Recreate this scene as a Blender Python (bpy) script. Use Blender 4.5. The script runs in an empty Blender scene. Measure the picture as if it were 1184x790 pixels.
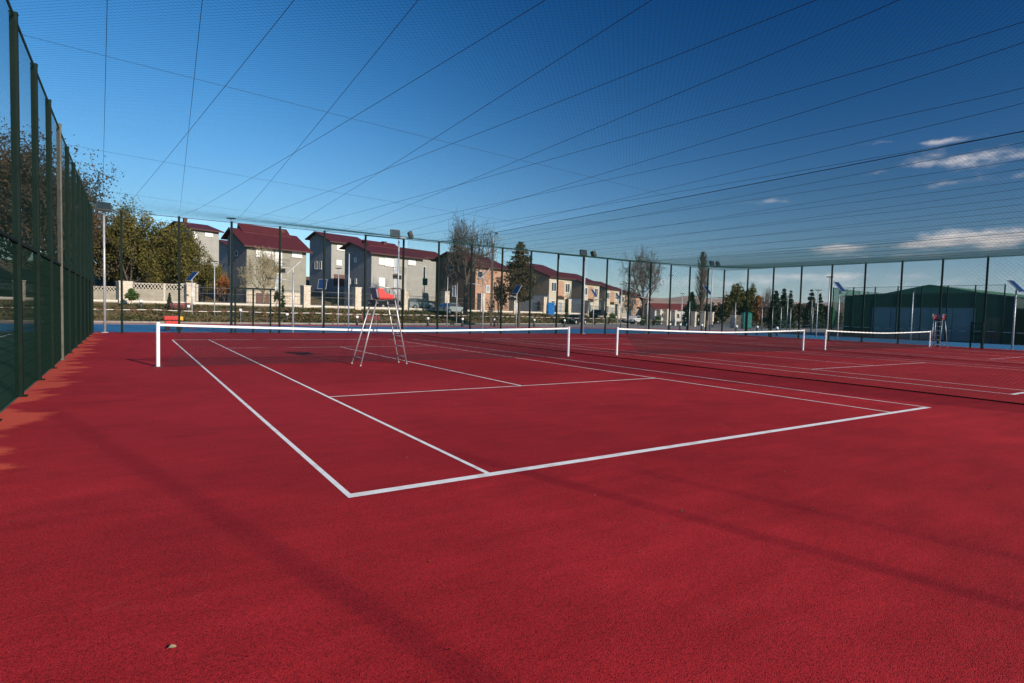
import bpy, math, random
import numpy as np
from mathutils import Vector, Matrix
random.seed(7)
rng = np.random.RandomState(11)
scene = bpy.context.scene
R = math.radians

# ------------------------------------------------------------------ camera
CAM = np.array([-1.505, -4.664, 1.5716])
YAW, PIT, ROL, FPX = 0.5832, -0.0509, 0.0270, 672.53
fw = np.array([math.sin(YAW)*math.cos(PIT), math.cos(YAW)*math.cos(PIT), math.sin(PIT)])
r0 = np.array([math.cos(YAW), -math.sin(YAW), 0.0]); u0 = np.cross(r0, fw)
rt = math.cos(ROL)*r0 + math.sin(ROL)*u0
up = -math.sin(ROL)*r0 + math.cos(ROL)*u0
cd = bpy.data.cameras.new('camera'); cam = bpy.data.objects.new('camera', cd)
scene.collection.objects.link(cam)
cd.sensor_width = 36; cd.sensor_fit = 'HORIZONTAL'; cd.lens = FPX/1184*36
cd.clip_start = 0.05; cd.clip_end = 12000
m = Matrix(((rt[0], up[0], -fw[0], CAM[0]), (rt[1], up[1], -fw[1], CAM[1]), (rt[2], up[2], -fw[2], CAM[2]), (0, 0, 0, 1)))
cam.matrix_world = m
scene.camera = cam
scene.render.resolution_x = 1024; scene.render.resolution_y = 683
scene.view_settings.view_transform = 'Standard'; scene.view_settings.look = 'None'
scene.view_settings.exposure = 0.85; scene.view_settings.gamma = 1.0

# ------------------------------------------------------------------ sun and sky
SUN_AZ, SUN_EL = R(165.5), R(23)
sunv = Vector((math.sin(SUN_AZ)*math.cos(SUN_EL), math.cos(SUN_AZ)*math.cos(SUN_EL), math.sin(SUN_EL)))
sl = bpy.data.lights.new('sun', 'SUN'); sl.energy = 3.4; sl.angle = R(0.6); sl.color = (1.0, 0.90, 0.77)
so = bpy.data.objects.new('sun', sl); scene.collection.objects.link(so)
so.rotation_euler = sunv.to_track_quat('Z', 'Y').to_euler()

wd = bpy.data.worlds.new('World'); scene.world = wd; wd.use_nodes = True
nt = wd.node_tree; nt.nodes.clear()
def N(t, typ, **kw):
    n = t.nodes.new(typ)
    for k, v in kw.items():
        if hasattr(n, k): setattr(n, k, v)
        else: n.inputs[k].default_value = v
    return n
def math_node(t, op, a, b=None, c=None, clamp=False):
    n = t.nodes.new('ShaderNodeMath'); n.operation = op; n.use_clamp = clamp
    for i, v in enumerate((a, b, c)):
        if v is None: continue
        if isinstance(v, (int, float)): n.inputs[i].default_value = v
        else: t.links.new(v, n.inputs[i])
    return n.outputs[0]
sky = nt.nodes.new('ShaderNodeTexSky'); sky.sky_type = 'NISHITA'; sky.sun_disc = False
sky.sun_elevation = SUN_EL; sky.sun_rotation = SUN_AZ
sky.altitude = 300; sky.air_density = 1.0; sky.dust_density = 0.35; sky.ozone_density = 3.2
tc = nt.nodes.new('ShaderNodeTexCoord')
sep = nt.nodes.new('ShaderNodeSeparateXYZ'); nt.links.new(tc.outputs['Generated'], sep.inputs[0])
hs = nt.nodes.new('ShaderNodeHueSaturation'); hs.inputs['Saturation'].default_value = 1.25; hs.inputs['Value'].default_value = 0.84
nt.links.new(sky.outputs[0], hs.inputs['Color'])
# polarised sky: darker away from the low sun's plane and high up
pol = nt.nodes.new('ShaderNodeVectorMath'); pol.operation = 'DOT_PRODUCT'
nt.links.new(tc.outputs['Generated'], pol.inputs[0])
pd = Vector((math.sin(R(80))*math.cos(R(38)), math.cos(R(80))*math.cos(R(38)), math.sin(R(38)))).normalized()
pol.inputs[1].default_value = pd
pf = nt.nodes.new('ShaderNodeMapRange'); pf.inputs['From Min'].default_value = 0.35; pf.inputs['From Max'].default_value = 1.0
pf.inputs['To Min'].default_value = 0.0; pf.inputs['To Max'].default_value = 1.0; pf.interpolation_type = 'SMOOTHSTEP'
nt.links.new(pol.outputs['Value'], pf.inputs['Value'])
mul = nt.nodes.new('ShaderNodeMix'); mul.data_type = 'RGBA'; mul.blend_type = 'MULTIPLY'; mul.inputs['Factor'].default_value = 1
nt.links.new(pf.outputs[0], mul.inputs['Factor']); nt.links.new(hs.outputs[0], mul.inputs[6]); mul.inputs[7].default_value = (.13, .34, .47, 1)
ef = nt.nodes.new('ShaderNodeMapRange'); ef.interpolation_type = 'SMOOTHSTEP'
ef.inputs['From Min'].default_value = 0.10; ef.inputs['From Max'].default_value = 0.72
nt.links.new(sep.outputs[2], ef.inputs['Value'])
grad = nt.nodes.new('ShaderNodeMix'); grad.data_type = 'RGBA'; grad.inputs[6].default_value = (.86, 1.0, 1.0, 1); grad.inputs[7].default_value = (.16, .62, .80, 1)
nt.links.new(ef.outputs[0], grad.inputs['Factor'])
mul2 = nt.nodes.new('ShaderNodeMix'); mul2.data_type = 'RGBA'; mul2.blend_type = 'MULTIPLY'; mul2.inputs['Factor'].default_value = 1
nt.links.new(mul.outputs[2], mul2.inputs[6]); nt.links.new(grad.outputs[2], mul2.inputs[7])
# clouds laid on a high layer (direction / height)
zc = math_node(nt, 'MAXIMUM', sep.outputs[2], 0.02)
zc = math_node(nt, 'ADD', zc, 0.06)
cx = math_node(nt, 'DIVIDE', sep.outputs[0], zc); cy = math_node(nt, 'DIVIDE', sep.outputs[1], zc)
comb = nt.nodes.new('ShaderNodeCombineXYZ'); nt.links.new(cx, comb.inputs[0]); nt.links.new(cy, comb.inputs[1])
nz = nt.nodes.new('ShaderNodeTexNoise'); nz.inputs['Scale'].default_value = 2.4; nz.inputs['Detail'].default_value = 8
nz.inputs['Roughness'].default_value = 0.55
nt.links.new(comb.outputs[0], nz.inputs['Vector'])
n2 = nt.nodes.new('ShaderNodeTexNoise'); n2.inputs['Scale'].default_value = 22; n2.inputs['Detail'].default_value = 12; n2.inputs['Roughness'].default_value = 0.6
mp = nt.nodes.new('ShaderNodeMapping'); mp.inputs['Scale'].default_value = (1, 1, 2.6)
nt.links.new(tc.outputs['Generated'], mp.inputs[0]); nt.links.new(mp.outputs[0], n2.inputs['Vector'])
def pix_dir(u, v):
    d = fw + rt*(u-592)/FPX - up*(v-395)/FPX
    return d/np.linalg.norm(d)
acc = None
# patches of fair-weather cloud: direction, half width (rad), half height (rad), strength
for (u, v, wx, wz, st) in [(1165, 274, .060, .014, .85), (1090, 276, .035, .011, .66), (1040, 284, .05, .005, .40), (965, 287, .040, .007, .60), (1010, 296, .12, .005, .35),
                           (1158, 183, .05, .012, .52), (1110, 180, .05, .010, .34), (1085, 163, .040, .005, .50), (1023, 165, .020, .006, .50), (1075, 188, .030, .008, .42),
                           (1085, 213, .024, .007, .45), (1178, 205, .03, .006, .40), (895, 233, .035, .006, .45), (655, 236, .022, .004, .38), (1012, 200, .018, .005, .36),
                           (1000, 322, .30, .008, .33), (850, 330, .3, .008, .30), (930, 318, .10, .006, .30)]:
    d = pix_dir(u, v); az = math.atan2(d[0], d[1]); el = math.asin(d[2])
    # tangent axes
    tx = (math.cos(az), -math.sin(az), 0.0); tz = (-math.sin(el)*math.sin(az), -math.sin(el)*math.cos(az), math.cos(el))
    da = nt.nodes.new('ShaderNodeVectorMath'); da.operation = 'DOT_PRODUCT'; da.inputs[1].default_value = tx
    db = nt.nodes.new('ShaderNodeVectorMath'); db.operation = 'DOT_PRODUCT'; db.inputs[1].default_value = tz
    dc = nt.nodes.new('ShaderNodeVectorMath'); dc.operation = 'DOT_PRODUCT'; dc.inputs[1].default_value = tuple(d)
    for q in (da, db, dc): nt.links.new(tc.outputs['Generated'], q.inputs[0])
    a = math_node(nt, 'MULTIPLY', da.outputs['Value'], 1/wx); a = math_node(nt, 'POWER', math_node(nt, 'ABSOLUTE', a), 2)
    b = math_node(nt, 'MULTIPLY', db.outputs['Value'], 1/wz); b = math_node(nt, 'POWER', math_node(nt, 'ABSOLUTE', b), 2)
    g = math_node(nt, 'POWER', 2.718, math_node(nt, 'MULTIPLY', math_node(nt, 'ADD', a, b), -0.8))
    g = math_node(nt, 'MULTIPLY', g, math_node(nt, 'GREATER_THAN', dc.outputs['Value'], 0.0))
    g = math_node(nt, 'MULTIPLY', g, st)
    acc = g if acc is None else math_node(nt, 'ADD', acc, g)
nn = math_node(nt, 'SUBTRACT', n2.outputs['Fac'], 0.5)
cl = math_node(nt, 'ADD', acc, math_node(nt, 'MULTIPLY', nn, 1.9))
cm = nt.nodes.new('ShaderNodeMapRange'); cm.interpolation_type = 'SMOOTHSTEP'
cm.inputs['From Min'].default_value = 0.22; cm.inputs['From Max'].default_value = 1.15
nt.links.new(cl, cm.inputs['Value'])
cf = math_node(nt, 'MULTIPLY', cm.outputs[0], math_node(nt, 'MINIMUM', math_node(nt, 'MULTIPLY', acc, 1.9), 0.92))
cmix = nt.nodes.new('ShaderNodeMix'); cmix.data_type = 'RGBA'
nt.links.new(cf, cmix.inputs['Factor']); nt.links.new(mul2.outputs[2], cmix.inputs[6])
cmix.inputs[7].default_value = (6.4, 5.9, 5.7, 1)
# pale band of haze low over the horizon
hz = math_node(nt, 'POWER', 2.718, math_node(nt, 'MULTIPLY', math_node(nt, 'ABSOLUTE', sep.outputs[2]), -13.0))
hf = math_node(nt, 'MULTIPLY', hz, 0.72)
hmix = nt.nodes.new('ShaderNodeMix'); hmix.data_type = 'RGBA'
nt.links.new(hf, hmix.inputs['Factor']); nt.links.new(cmix.outputs[2], hmix.inputs[6]); hmix.inputs[7].default_value = (3.7, 3.75, 4.2, 1)
bg = nt.nodes.new('ShaderNodeBackground'); bg.inputs['Strength'].default_value = 0.10
nt.links.new(hmix.outputs[2], bg.inputs['Color'])
wo = nt.nodes.new('ShaderNodeOutputWorld'); nt.links.new(bg.outputs[0], wo.inputs[0])

# ------------------------------------------------------------------ helpers
def W(u, D):                      # world x, y seen at photo column u and depth D
    d = fw + rt*(u-592)/FPX
    # use the horizon row so that the point's x,y do not depend on pitch
    v = 345 + 0.02703*u
    d = fw + rt*(u-592)/FPX - up*(v-395)/FPX
    X = CAM + d*D
    return float(X[0]), float(X[1])
def zat(u, v, D):                 # height seen at (u, v) and depth D
    d = fw + rt*(u-592)/FPX - up*(v-395)/FPX
    return float(CAM[2] + d[2]*D)
def depth(x, y):
    return float((x-CAM[0])*fw[0] + (y-CAM[1])*fw[1])

def mat(name, col, rough=0.7, var=0.0, scale=5.0, bump=0.0, bscale=40.0, col2=None, metal=0.0, spec=0.5, coord='Object', detail=6):
    mt = bpy.data.materials.new(name); mt.use_nodes = True
    t = mt.node_tree; b = t.nodes['Principled BSDF']
    b.inputs['Base Color'].default_value = (*col, 1); b.inputs['Roughness'].default_value = rough
    b.inputs['Metallic'].default_value = metal; b.inputs['Specular IOR Level'].default_value = spec
    tcn = t.nodes.new('ShaderNodeTexCoord')
    if var or col2:
        nz = t.nodes.new('ShaderNodeTexNoise'); nz.inputs['Scale'].default_value = scale; nz.inputs['Detail'].default_value = detail
        t.links.new(tcn.outputs[coord], nz.inputs['Vector'])
        rp = t.nodes.new('ShaderNodeValToRGB')
        c2 = col2 if col2 else tuple(min(1, c*(1+var)) for c in col)
        c1 = col if col2 else tuple(c*(1-var) for c in col)
        rp.color_ramp.elements[0].position = 0.33; rp.color_ramp.elements[1].position = 0.67
        rp.color_ramp.elements[0].color = (*c1, 1); rp.color_ramp.elements[1].color = (*c2, 1)
        t.links.new(nz.outputs['Fac'], rp.inputs[0]); t.links.new(rp.outputs[0], b.inputs['Base Color'])
    if bump:
        nb = t.nodes.new('ShaderNodeTexNoise'); nb.inputs['Scale'].default_value = bscale; nb.inputs['Detail'].default_value = 4
        t.links.new(tcn.outputs[coord], nb.inputs['Vector'])
        bp = t.nodes.new('ShaderNodeBump'); bp.inputs['Strength'].default_value = bump; bp.inputs['Distance'].default_value = 0.02
        t.links.new(nb.outputs['Fac'], bp.inputs['Height']); t.links.new(bp.outputs[0], b.inputs['Normal'])
    return mt

class MB:
    def __init__(s): s.v = []; s.f = []; s.n = 0
    def add(s, v, f):
        s.v.append(np.asarray(v, float).reshape(-1, 3)); s.f += [tuple(int(i)+s.n for i in q) for q in f]; s.n += len(s.v[-1])
    def box(s, x0, x1, y0, y1, z0, z1):
        s.add([(x0,y0,z0),(x1,y0,z0),(x1,y1,z0),(x0,y1,z0),(x0,y0,z1),(x1,y0,z1),(x1,y1,z1),(x0,y1,z1)],
              [(0,3,2,1),(4,5,6,7),(0,1,5,4),(1,2,6,5),(2,3,7,6),(3,0,4,7)])
    def tube(s, pts, rad, n=8, caps=True):
        pts = [np.array(p, float) for p in pts]; k = len(pts)
        rad = rad if isinstance(rad, (list, tuple)) else [rad]*k
        vs = []; last = None
        for i, p in enumerate(pts):
            a = pts[min(i+1, k-1)] - pts[max(i-1, 0)]; a = a/(np.linalg.norm(a)+1e-9)
            if last is None:
                h = np.array([1., 0, 0]) if abs(a[0]) < .9 else np.array([0, 1., 0])
            else: h = last
            e1 = h - a*np.dot(h, a); e1 /= np.linalg.norm(e1)+1e-9; e2 = np.cross(a, e1); last = e1
            for j in range(n):
                t = 2*math.pi*(j+.5)/n; vs.append(p + rad[i]*(e1*math.cos(t)+e2*math.sin(t)))
        fs = []
        for i in range(k-1):
            for j in range(n):
                j2 = (j+1) % n; fs.append((i*n+j, i*n+j2, (i+1)*n+j2, (i+1)*n+j))
        if caps: fs += [tuple(range(n-1, -1, -1)), tuple((k-1)*n+j for j in range(n))]
        s.add(vs, fs)
    def beam(s, a, b, w, h):        # square section bar a->b
        a = np.array(a, float); b = np.array(b, float); d = (b-a)/np.linalg.norm(b-a)
        hh = np.array([0, 0, 1.]) if abs(d[2]) < .95 else np.array([0, 1., 0])
        e1 = np.cross(d, hh); e1 /= np.linalg.norm(e1); e2 = np.cross(e1, d)
        vs = [p + e1*sx*w/2 + e2*sz*h/2 for p in (a, b) for sx, sz in ((-1,-1),(1,-1),(1,1),(-1,1))]
        s.add(vs, [(0,1,2,3),(7,6,5,4),(0,4,5,1),(1,5,6,2),(2,6,7,3),(3,7,4,0)])
    def prism(s, poly, z0, z1):
        n = len(poly); s.add([(x,y,z0) for x,y in poly]+[(x,y,z1) for x,y in poly],
              [tuple(range(n-1,-1,-1)), tuple(range(n, 2*n))]+[(i,(i+1)%n,n+(i+1)%n,n+i) for i in range(n)])
    def poly3(s, pts):
        s.add(pts, [tuple(range(len(pts)))])
    def build(s, name, material, parent=None, smooth=False, bevel=0):
        me = bpy.data.meshes.new(name); vs = np.concatenate(s.v) if s.v else np.zeros((0,3))
        me.from_pydata(vs.tolist(), [], s.f); me.materials.append(material); me.update()
        if smooth: me.polygons.foreach_set('use_smooth', [True]*len(me.polygons))
        o = bpy.data.objects.new(name, me); scene.collection.objects.link(o)
        if parent is not None: o.parent = parent
        if bevel:
            b = o.modifiers.new('bevel', 'BEVEL'); b.width = bevel; b.segments = 2; b.limit_method = 'ANGLE'
        return o
def raw_mesh(name, V, F, material, parent=None):
    """V (n,3), F (m,4) quads"""
    me = bpy.data.meshes.new(name); V = np.asarray(V, np.float32); F = np.asarray(F, np.int32)
    k = F.shape[1]
    me.vertices.add(len(V)); me.vertices.foreach_set('co', V.ravel())
    me.loops.add(F.size); me.loops.foreach_set('vertex_index', F.ravel())
    me.polygons.add(len(F)); me.polygons.foreach_set('loop_start', np.arange(len(F), dtype=np.int32)*k)
    me.polygons.foreach_set('loop_total', np.full(len(F), k, np.int32))
    me.materials.append(material); me.update(calc_edges=True); me.validate()
    o = bpy.data.objects.new(name, me); scene.collection.objects.link(o)
    if parent is not None: o.parent = parent
    return o
def empty(name, loc=(0,0,0), rz=0, label=None, cat=None, group=None):
    o = bpy.data.objects.new(name, None); scene.collection.objects.link(o)
    o.location = loc; o.rotation_euler = (0, 0, rz); o.empty_display_size = .2
    if label: tag(o, label, cat, group)
    return o
def tag(o, label, cat, group=None, kind=None):
    o['label'] = label; o['category'] = cat
    if group: o['group'] = group
    if kind: o['kind'] = kind
    return o
def struct(o): o['kind'] = 'structure'; return o
def kids(o): return [c for c in scene.collection.objects if c.parent == o]
CH = {}
def copy_tree(o, loc=None, rz=None, label=None, group=None):
    def rec(a, par):
        c = a.copy(); scene.collection.objects.link(c)
        if par is not None: c.parent = par
        for k in list(a.children): rec(k, c)
        return c
    c = rec(o, None)
    if loc is not None: c.location = loc
    if rz is not None: c.rotation_euler = (0, 0, rz)
    if label: c['label'] = label
    if group: c['group'] = group
    return c

def cords(A, B, f, r, seg):
    """straight cords in parameter space from A (n,2) to B (n,2), mapped by f to 3D, as thin three-sided prisms"""
    V = []; F = []; n0 = 0
    A = np.asarray(A, float); B = np.asarray(B, float)
    L = np.linalg.norm(B-A, axis=1); ks = np.maximum(1, np.ceil(L/seg).astype(int))
    for k in np.unique(ks):
        idx = np.where(ks == k)[0]
        t = np.linspace(0, 1, k+1)[None, :, None]
        P = A[idx][:, None, :]*(1-t) + B[idx][:, None, :]*t
        X = f(P[..., 0], P[..., 1])                     # (m, k+1, 3)
        d = X[:, -1] - X[:, 0]; d /= np.linalg.norm(d, axis=1)[:, None] + 1e-9
        h = np.where(np.abs(d[:, 2:3]) < .9, np.array([[0, 0, 1.]]), np.array([[1., 0, 0]]))
        e1 = np.cross(d, h); e1 /= np.linalg.norm(e1, axis=1)[:, None]; e2 = np.cross(e1, d)
        ring = []
        for a in (90, 210, 330):
            ring.append(X + r*(e1[:, None]*math.cos(R(a)) + e2[:, None]*math.sin(R(a))))
        G = np.stack(ring, axis=2)                      # m, k+1, 3, 3
        mm = len(idx); base = n0 + (np.arange(mm)[:, None]*(k+1) + np.arange(k)[None, :])*3
        for j in range(3):
            j2 = (j+1) % 3
            F.append(np.stack([base+j, base+j2, base+3+j2, base+3+j], axis=-1).reshape(-1, 4))
        V.append(G.reshape(-1, 3)); n0 += mm*(k+1)*3
    return np.concatenate(V), np.concatenate(F)
def diamond(s0, s1, t0, t1, pitch):
    """both families of 45 degree cords clipped to the rectangle"""
    A = []; B = []
    for c in np.arange(s0-(t1-t0)+pitch*.37, s1, pitch):       # s = c + (t-t0)
        ta = max(t0, t0+(s0-c)); tb = min(t1, t0+(s1-c))
        if tb-ta > .01: A.append((c+ta-t0, ta)); B.append((c+tb-t0, tb))
    for c in np.arange(s0+pitch*.37, s1+(t1-t0), pitch):       # s = c - (t-t0)
        ta = max(t0, t0+(c-s1)); tb = min(t1, t0+(c-s0))
        if tb-ta > .01: A.append((c-(ta-t0), ta)); B.append((c-(tb-t0), tb))
    return A, B

# ------------------------------------------------------------------ materials
def court_material():
    mt = bpy.data.materials.new('red_rubber'); mt.use_nodes = True; t = mt.node_tree; b = t.nodes['Principled BSDF']
    tcn = t.nodes.new('ShaderNodeTexCoord'); O = tcn.outputs['Object']
    def noise(sc, det=4, ro=.5, dist=0):
        n = t.nodes.new('ShaderNodeTexNoise'); n.inputs['Scale'].default_value = sc; n.inputs['Detail'].default_value = det
        n.inputs['Roughness'].default_value = ro; n.inputs['Distortion'].default_value = dist; t.links.new(O, n.inputs['Vector']); return n.outputs['Fac']
    def ramp(fac, a, b_, p0=.3, p1=.7):
        r = t.nodes.new('ShaderNodeValToRGB'); r.color_ramp.elements[0].position = p0; r.color_ramp.elements[1].position = p1
        r.color_ramp.elements[0].color = (*a, 1); r.color_ramp.elements[1].color = (*b_, 1); t.links.new(fac, r.inputs[0]); return r.outputs[0]
    def mix(a, b_, fac, mode='MIX'):
        m_ = t.nodes.new('ShaderNodeMix'); m_.data_type = 'RGBA'; m_.blend_type = mode
        if isinstance(fac, float): m_.inputs['Factor'].default_value = fac
        else: t.links.new(fac, m_.inputs['Factor'])
        t.links.new(a, m_.inputs[6])
        t.links.new(b_, m_.inputs[7]); return m_.outputs[2]
    big = ramp(noise(.16, 5, .6, .4), RED1, RED2, .35, .68)
    mid = ramp(noise(1.3, 6, .65), (.86, .86, .86), (1.12, 1.12, 1.12))
    c = mix(big, mid, 1.0, 'MULTIPLY')
    vo = t.nodes.new('ShaderNodeTexVoronoi'); vo.inputs['Scale'].default_value = 185; t.links.new(O, vo.inputs['Vector'])
    gr = ramp(vo.outputs['Distance'], (1.28, 1.28, 1.28), (.42, .42, .42), .2, .8)
    c = mix(c, gr, 1.0, 'MULTIPLY')
    g2 = ramp(noise(60, 3, .7), (.82, .82, .82), (1.18, 1.18, 1.18), .35, .65); c = mix(c, g2, 1.0, 'MULTIPLY')
    mps = t.nodes.new('ShaderNodeMapping'); mps.inputs['Rotation'].default_value = (0, 0, .6); mps.inputs['Scale'].default_value = (1, 5, 1); t.links.new(O, mps.inputs[0])
    ns = t.nodes.new('ShaderNodeTexNoise'); ns.inputs['Scale'].default_value = .9; ns.inputs['Detail'].default_value = 9; ns.inputs['Roughness'].default_value = .7; t.links.new(mps.outputs[0], ns.inputs['Vector'])
    c = mix(c, ramp(ns.outputs['Fac'], (.86, .86, .86), (1.12, 1.2, 1.2), .35, .7), 1.0, 'MULTIPLY')
    scf = t.nodes.new('ShaderNodeRGB'); scf.outputs[0].default_value = (.50, .11, .10, 1)
    dn = math_node(t, 'MULTIPLY', math_node(t, 'SUBTRACT', noise(2.2, 10, .72, .6), .62), 3.0, clamp=True)
    c = mix(c, scf.outputs[0], math_node(t, 'MULTIPLY', dn, .6))
    # clay-coloured sand along the fence
    sp = t.nodes.new('ShaderNodeSeparateXYZ'); t.links.new(O, sp.inputs[0])
    mpn = t.nodes.new('ShaderNodeMapping'); mpn.inputs['Scale'].default_value = (.45, 1.0, 1)
    t.links.new(O, mpn.inputs[0])
    n5 = t.nodes.new('ShaderNodeTexNoise'); n5.inputs['Scale'].default_value = 1.1; n5.inputs['Detail'].default_value = 7; n5.inputs['Distortion'].default_value = .5
    t.links.new(mpn.outputs[0], n5.inputs['Vector'])
    e = math_node(t, 'ADD', sp.outputs[0], 2.66)
    e = math_node(t, 'SUBTRACT', e, math_node(t, 'MULTIPLY', math_node(t, 'SUBTRACT', n5.outputs['Fac'], .5), 2.3))
    e = math_node(t, 'ADD', e, math_node(t, 'MULTIPLY', math_node(t, 'SUBTRACT', noise(9, 6, .7), .5), .35))
    k = math_node(t, 'MULTIPLY_ADD', e, -6.0, .5, clamp=True)
    k = math_node(t, 'MULTIPLY', k, math_node(t, 'MULTIPLY_ADD', n5.outputs['Fac'], .5, .55, clamp=True))
    sand = ramp(noise(30, 5), (.50, .058, .030), (.58, .10, .052))
    c = mix(c, sand, k)
    # scattered tiny pale specks and scuffs
    v2 = t.nodes.new('ShaderNodeTexVoronoi'); v2.inputs['Scale'].default_value = 2.3; v2.feature = 'F1'; t.links.new(O, v2.inputs['Vector'])
    sk = math_node(t, 'LESS_THAN', v2.outputs['Distance'], .012)
    rgb = t.nodes.new('ShaderNodeRGB'); rgb.outputs[0].default_value = (.6, .45, .38, 1)
    c = mix(c, rgb.outputs[0], sk)
    t.links.new(c, b.inputs['Base Color'])
    b.inputs['Roughness'].default_value = .8; b.inputs['Specular IOR Level'].default_value = .16
    bp = t.nodes.new('ShaderNodeBump'); bp.inputs['Strength'].default_value = .55; bp.inputs['Distance'].default_value = .004
    t.links.new(vo.outputs['Distance'], bp.inputs['Height']); bp.invert = True
    bp2 = t.nodes.new('ShaderNodeBump'); bp2.inputs['Strength'].default_value = .25; bp2.inputs['Distance'].default_value = .01
    t.links.new(noise(18, 4), bp2.inputs['Height']); t.links.new(bp.outputs[0], bp2.inputs['Normal'])
    t.links.new(bp2.outputs[0], b.inputs['Normal'])
    return mt
RED1 = (.33, .0115, .0155); RED2 = (.46, .020, .026)
M = {}
M['court'] = court_material()
M['track_blue'] = mat('blue_rubber', (.010, .15, .32), .8, .12, 3, .3, 150)
M['track_red'] = mat('red_track', (.36, .05, .06), .85, .12, 2, .3, 150)
M['line'] = mat('white_line_paint', (.66, .56, .55), .7, 0, 5, .35, 220, col2=(.82, .81, .80), detail=12)
M['line'].node_tree.nodes['Color Ramp'].color_ramp.elements[0].position = .30; M['line'].node_tree.nodes['Color Ramp'].color_ramp.elements[1].position = .5
M['turf'] = mat('green_turf', (.010, .06, .022), .9, .25, 3, .5, 120)
M['grass'] = mat('dry_grass', (.060, .070, .022), .95, 0, .35, .8, 4, col2=(.13, .095, .045), detail=9)
M['bank'] = mat('bank_soil', (.045, .055, .016), .95, 0, .55, .9, 6, col2=(.17, .10, .045), detail=10)
M['pave'] = mat('grey_paving', (.19, .185, .18), .85, .18, 1.2, .2, 30)
M['kerb'] = mat('concrete_kerb', (.42, .40, .36), .85, .15, 3, .2, 30)
M['green_steel'] = mat('dark_green_powder_coat', (.0015, .010, .007), .65, .25, 3, .05, 60, spec=.15)
M['green_wire'] = mat('green_coated_wire', (.002, .016, .010), .7, spec=.15)
M['rust_steel'] = mat('bare_primer_steel', (.085, .075, .055), .6, .3, 4)
M['cord'] = mat('dark_green_polyester_cord', (.008, .036, .026), .8, spec=.2)
M['cord2'] = mat('green_ceiling_cord', (.011, .058, .046), .8, spec=.2)
M['cable'] = mat('black_cable', (.014, .016, .02), .6)
M['galv'] = mat('galvanised_steel', (.46, .48, .50), .45, .12, 5, metal=.35)
M['white_metal'] = mat('white_painted_metal', (.80, .80, .80), .4, .04, 4)
M['band'] = mat('white_canvas_band', (.82, .82, .80), .8, .05, 9)
M['net'] = mat('black_tennis_mesh', (.012, .012, .018), .8)
M['alu'] = mat('aluminium_tube', (.50, .50, .50), .42, .08, 8, metal=.6)
M['dark_metal'] = mat('dark_metal', (.03, .032, .035), .5)
M['red_plastic'] = mat('red_plastic', (.55, .018, .014), .4, .1, 6)
M['yellow_plastic'] = mat('yellow_plastic', (.75, .42, .02), .45)
M['maroon'] = mat('maroon_paint', (.16, .02, .03), .6)
M['grey_plastic'] = mat('grey_seat_shell', (.16, .19, .24), .5)
M['solar'] = mat('solar_cells', (.012, .03, .09), .15, .2, 30)
M['lamp_glass'] = mat('frosted_lamp_glass', (.55, .55, .55), .2)
M['plaster_grey'] = mat('rough_grey_plaster', (.25, .235, .195), .92, .10, 1.4, .25, 20)
M['plaster_pale'] = mat('pale_plaster', (.31, .30, .27), .9, .07, 1.2, .2, 20)
M['plaster_shaded'] = mat('shaded_grey_plaster', (.22, .23, .24), .92, .09, 1.5, .2, 20)  # shade of the gables put into the plaster colour
M['cream'] = mat('cream_render', (.47, .42, .33), .9, .06, 1.4, .15, 20)
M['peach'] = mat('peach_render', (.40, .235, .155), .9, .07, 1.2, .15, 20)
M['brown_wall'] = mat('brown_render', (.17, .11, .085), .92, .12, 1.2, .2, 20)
M['tan'] = mat('tan_render', (.36, .25, .17), .9, .06, 1.2, .15, 20)
M['white_wall'] = mat('white_render', (.55, .54, .52), .9, .05, 1.2, .1, 20)
M['stone'] = mat('split_beige_stone', (.44, .36, .27), .9, 0, 3.5, .7, 14, col2=(.62, .54, .44))
M['coping'] = mat('pale_concrete_coping', (.60, .54, .46), .85, .1, 2)
M['rail_dark'] = mat('dark_fence_rail', (.05, .052, .05), .6)
M['concrete'] = mat('concrete_panel', (.36, .32, .26), .9, .14, 1.5, .3, 15)
M['window_frame'] = mat('white_window_frame', (.74, .74, .72), .4)
M['glass'] = mat('window_glass', (.34, .38, .42), .06, spec=1.0)
M['glare_globe_white'] = mat('white_glare_globe', (.80, .80, .78), .55)  # white window glare put into the pane colour; bollard globes share it
M['dark_glass'] = mat('dark_window_glass', (.03, .035, .045), .08, spec=.8)
M['brown_door'] = mat('brown_garage_door', (.13, .065, .05), .7, .15, 6)
M['fascia'] = mat('brown_fascia', (.06, .022, .018), .7)
def tile_mat(name, c):
    mt = mat(name, c, .62, .16, 2.0)
    t = mt.node_tree; b = t.nodes['Principled BSDF']; tcn = t.nodes.new('ShaderNodeTexCoord')
    w = t.nodes.new('ShaderNodeTexWave'); w.wave_type = 'BANDS'; w.bands_direction = 'X'; w.inputs['Scale'].default_value = 1.4; w.inputs['Distortion'].default_value = .2
    t.links.new(tcn.outputs['Object'], w.inputs['Vector'])
    w2 = t.nodes.new('ShaderNodeTexWave'); w2.wave_type = 'BANDS'; w2.bands_direction = 'Y'; w2.inputs['Scale'].default_value = .9
    t.links.new(tcn.outputs['Object'], w2.inputs['Vector'])
    s = math_node(t, 'ADD', w.outputs['Fac'], w2.outputs['Fac'])
    bp = t.nodes.new('ShaderNodeBump'); bp.inputs['Strength'].default_value = .6; bp.inputs['Distance'].default_value = .05
    t.links.new(s, bp.inputs['Height']); t.links.new(bp.outputs[0], b.inputs['Normal']); return mt
M['roof'] = tile_mat('dark_red_metal_tile', (.075, .010, .014))
M['roof2'] = tile_mat('orange_red_tile', (.17, .032, .024))
M['bark'] = mat('bark', (.075, .060, .048), .95, .3, 6, .6, 20)
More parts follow.
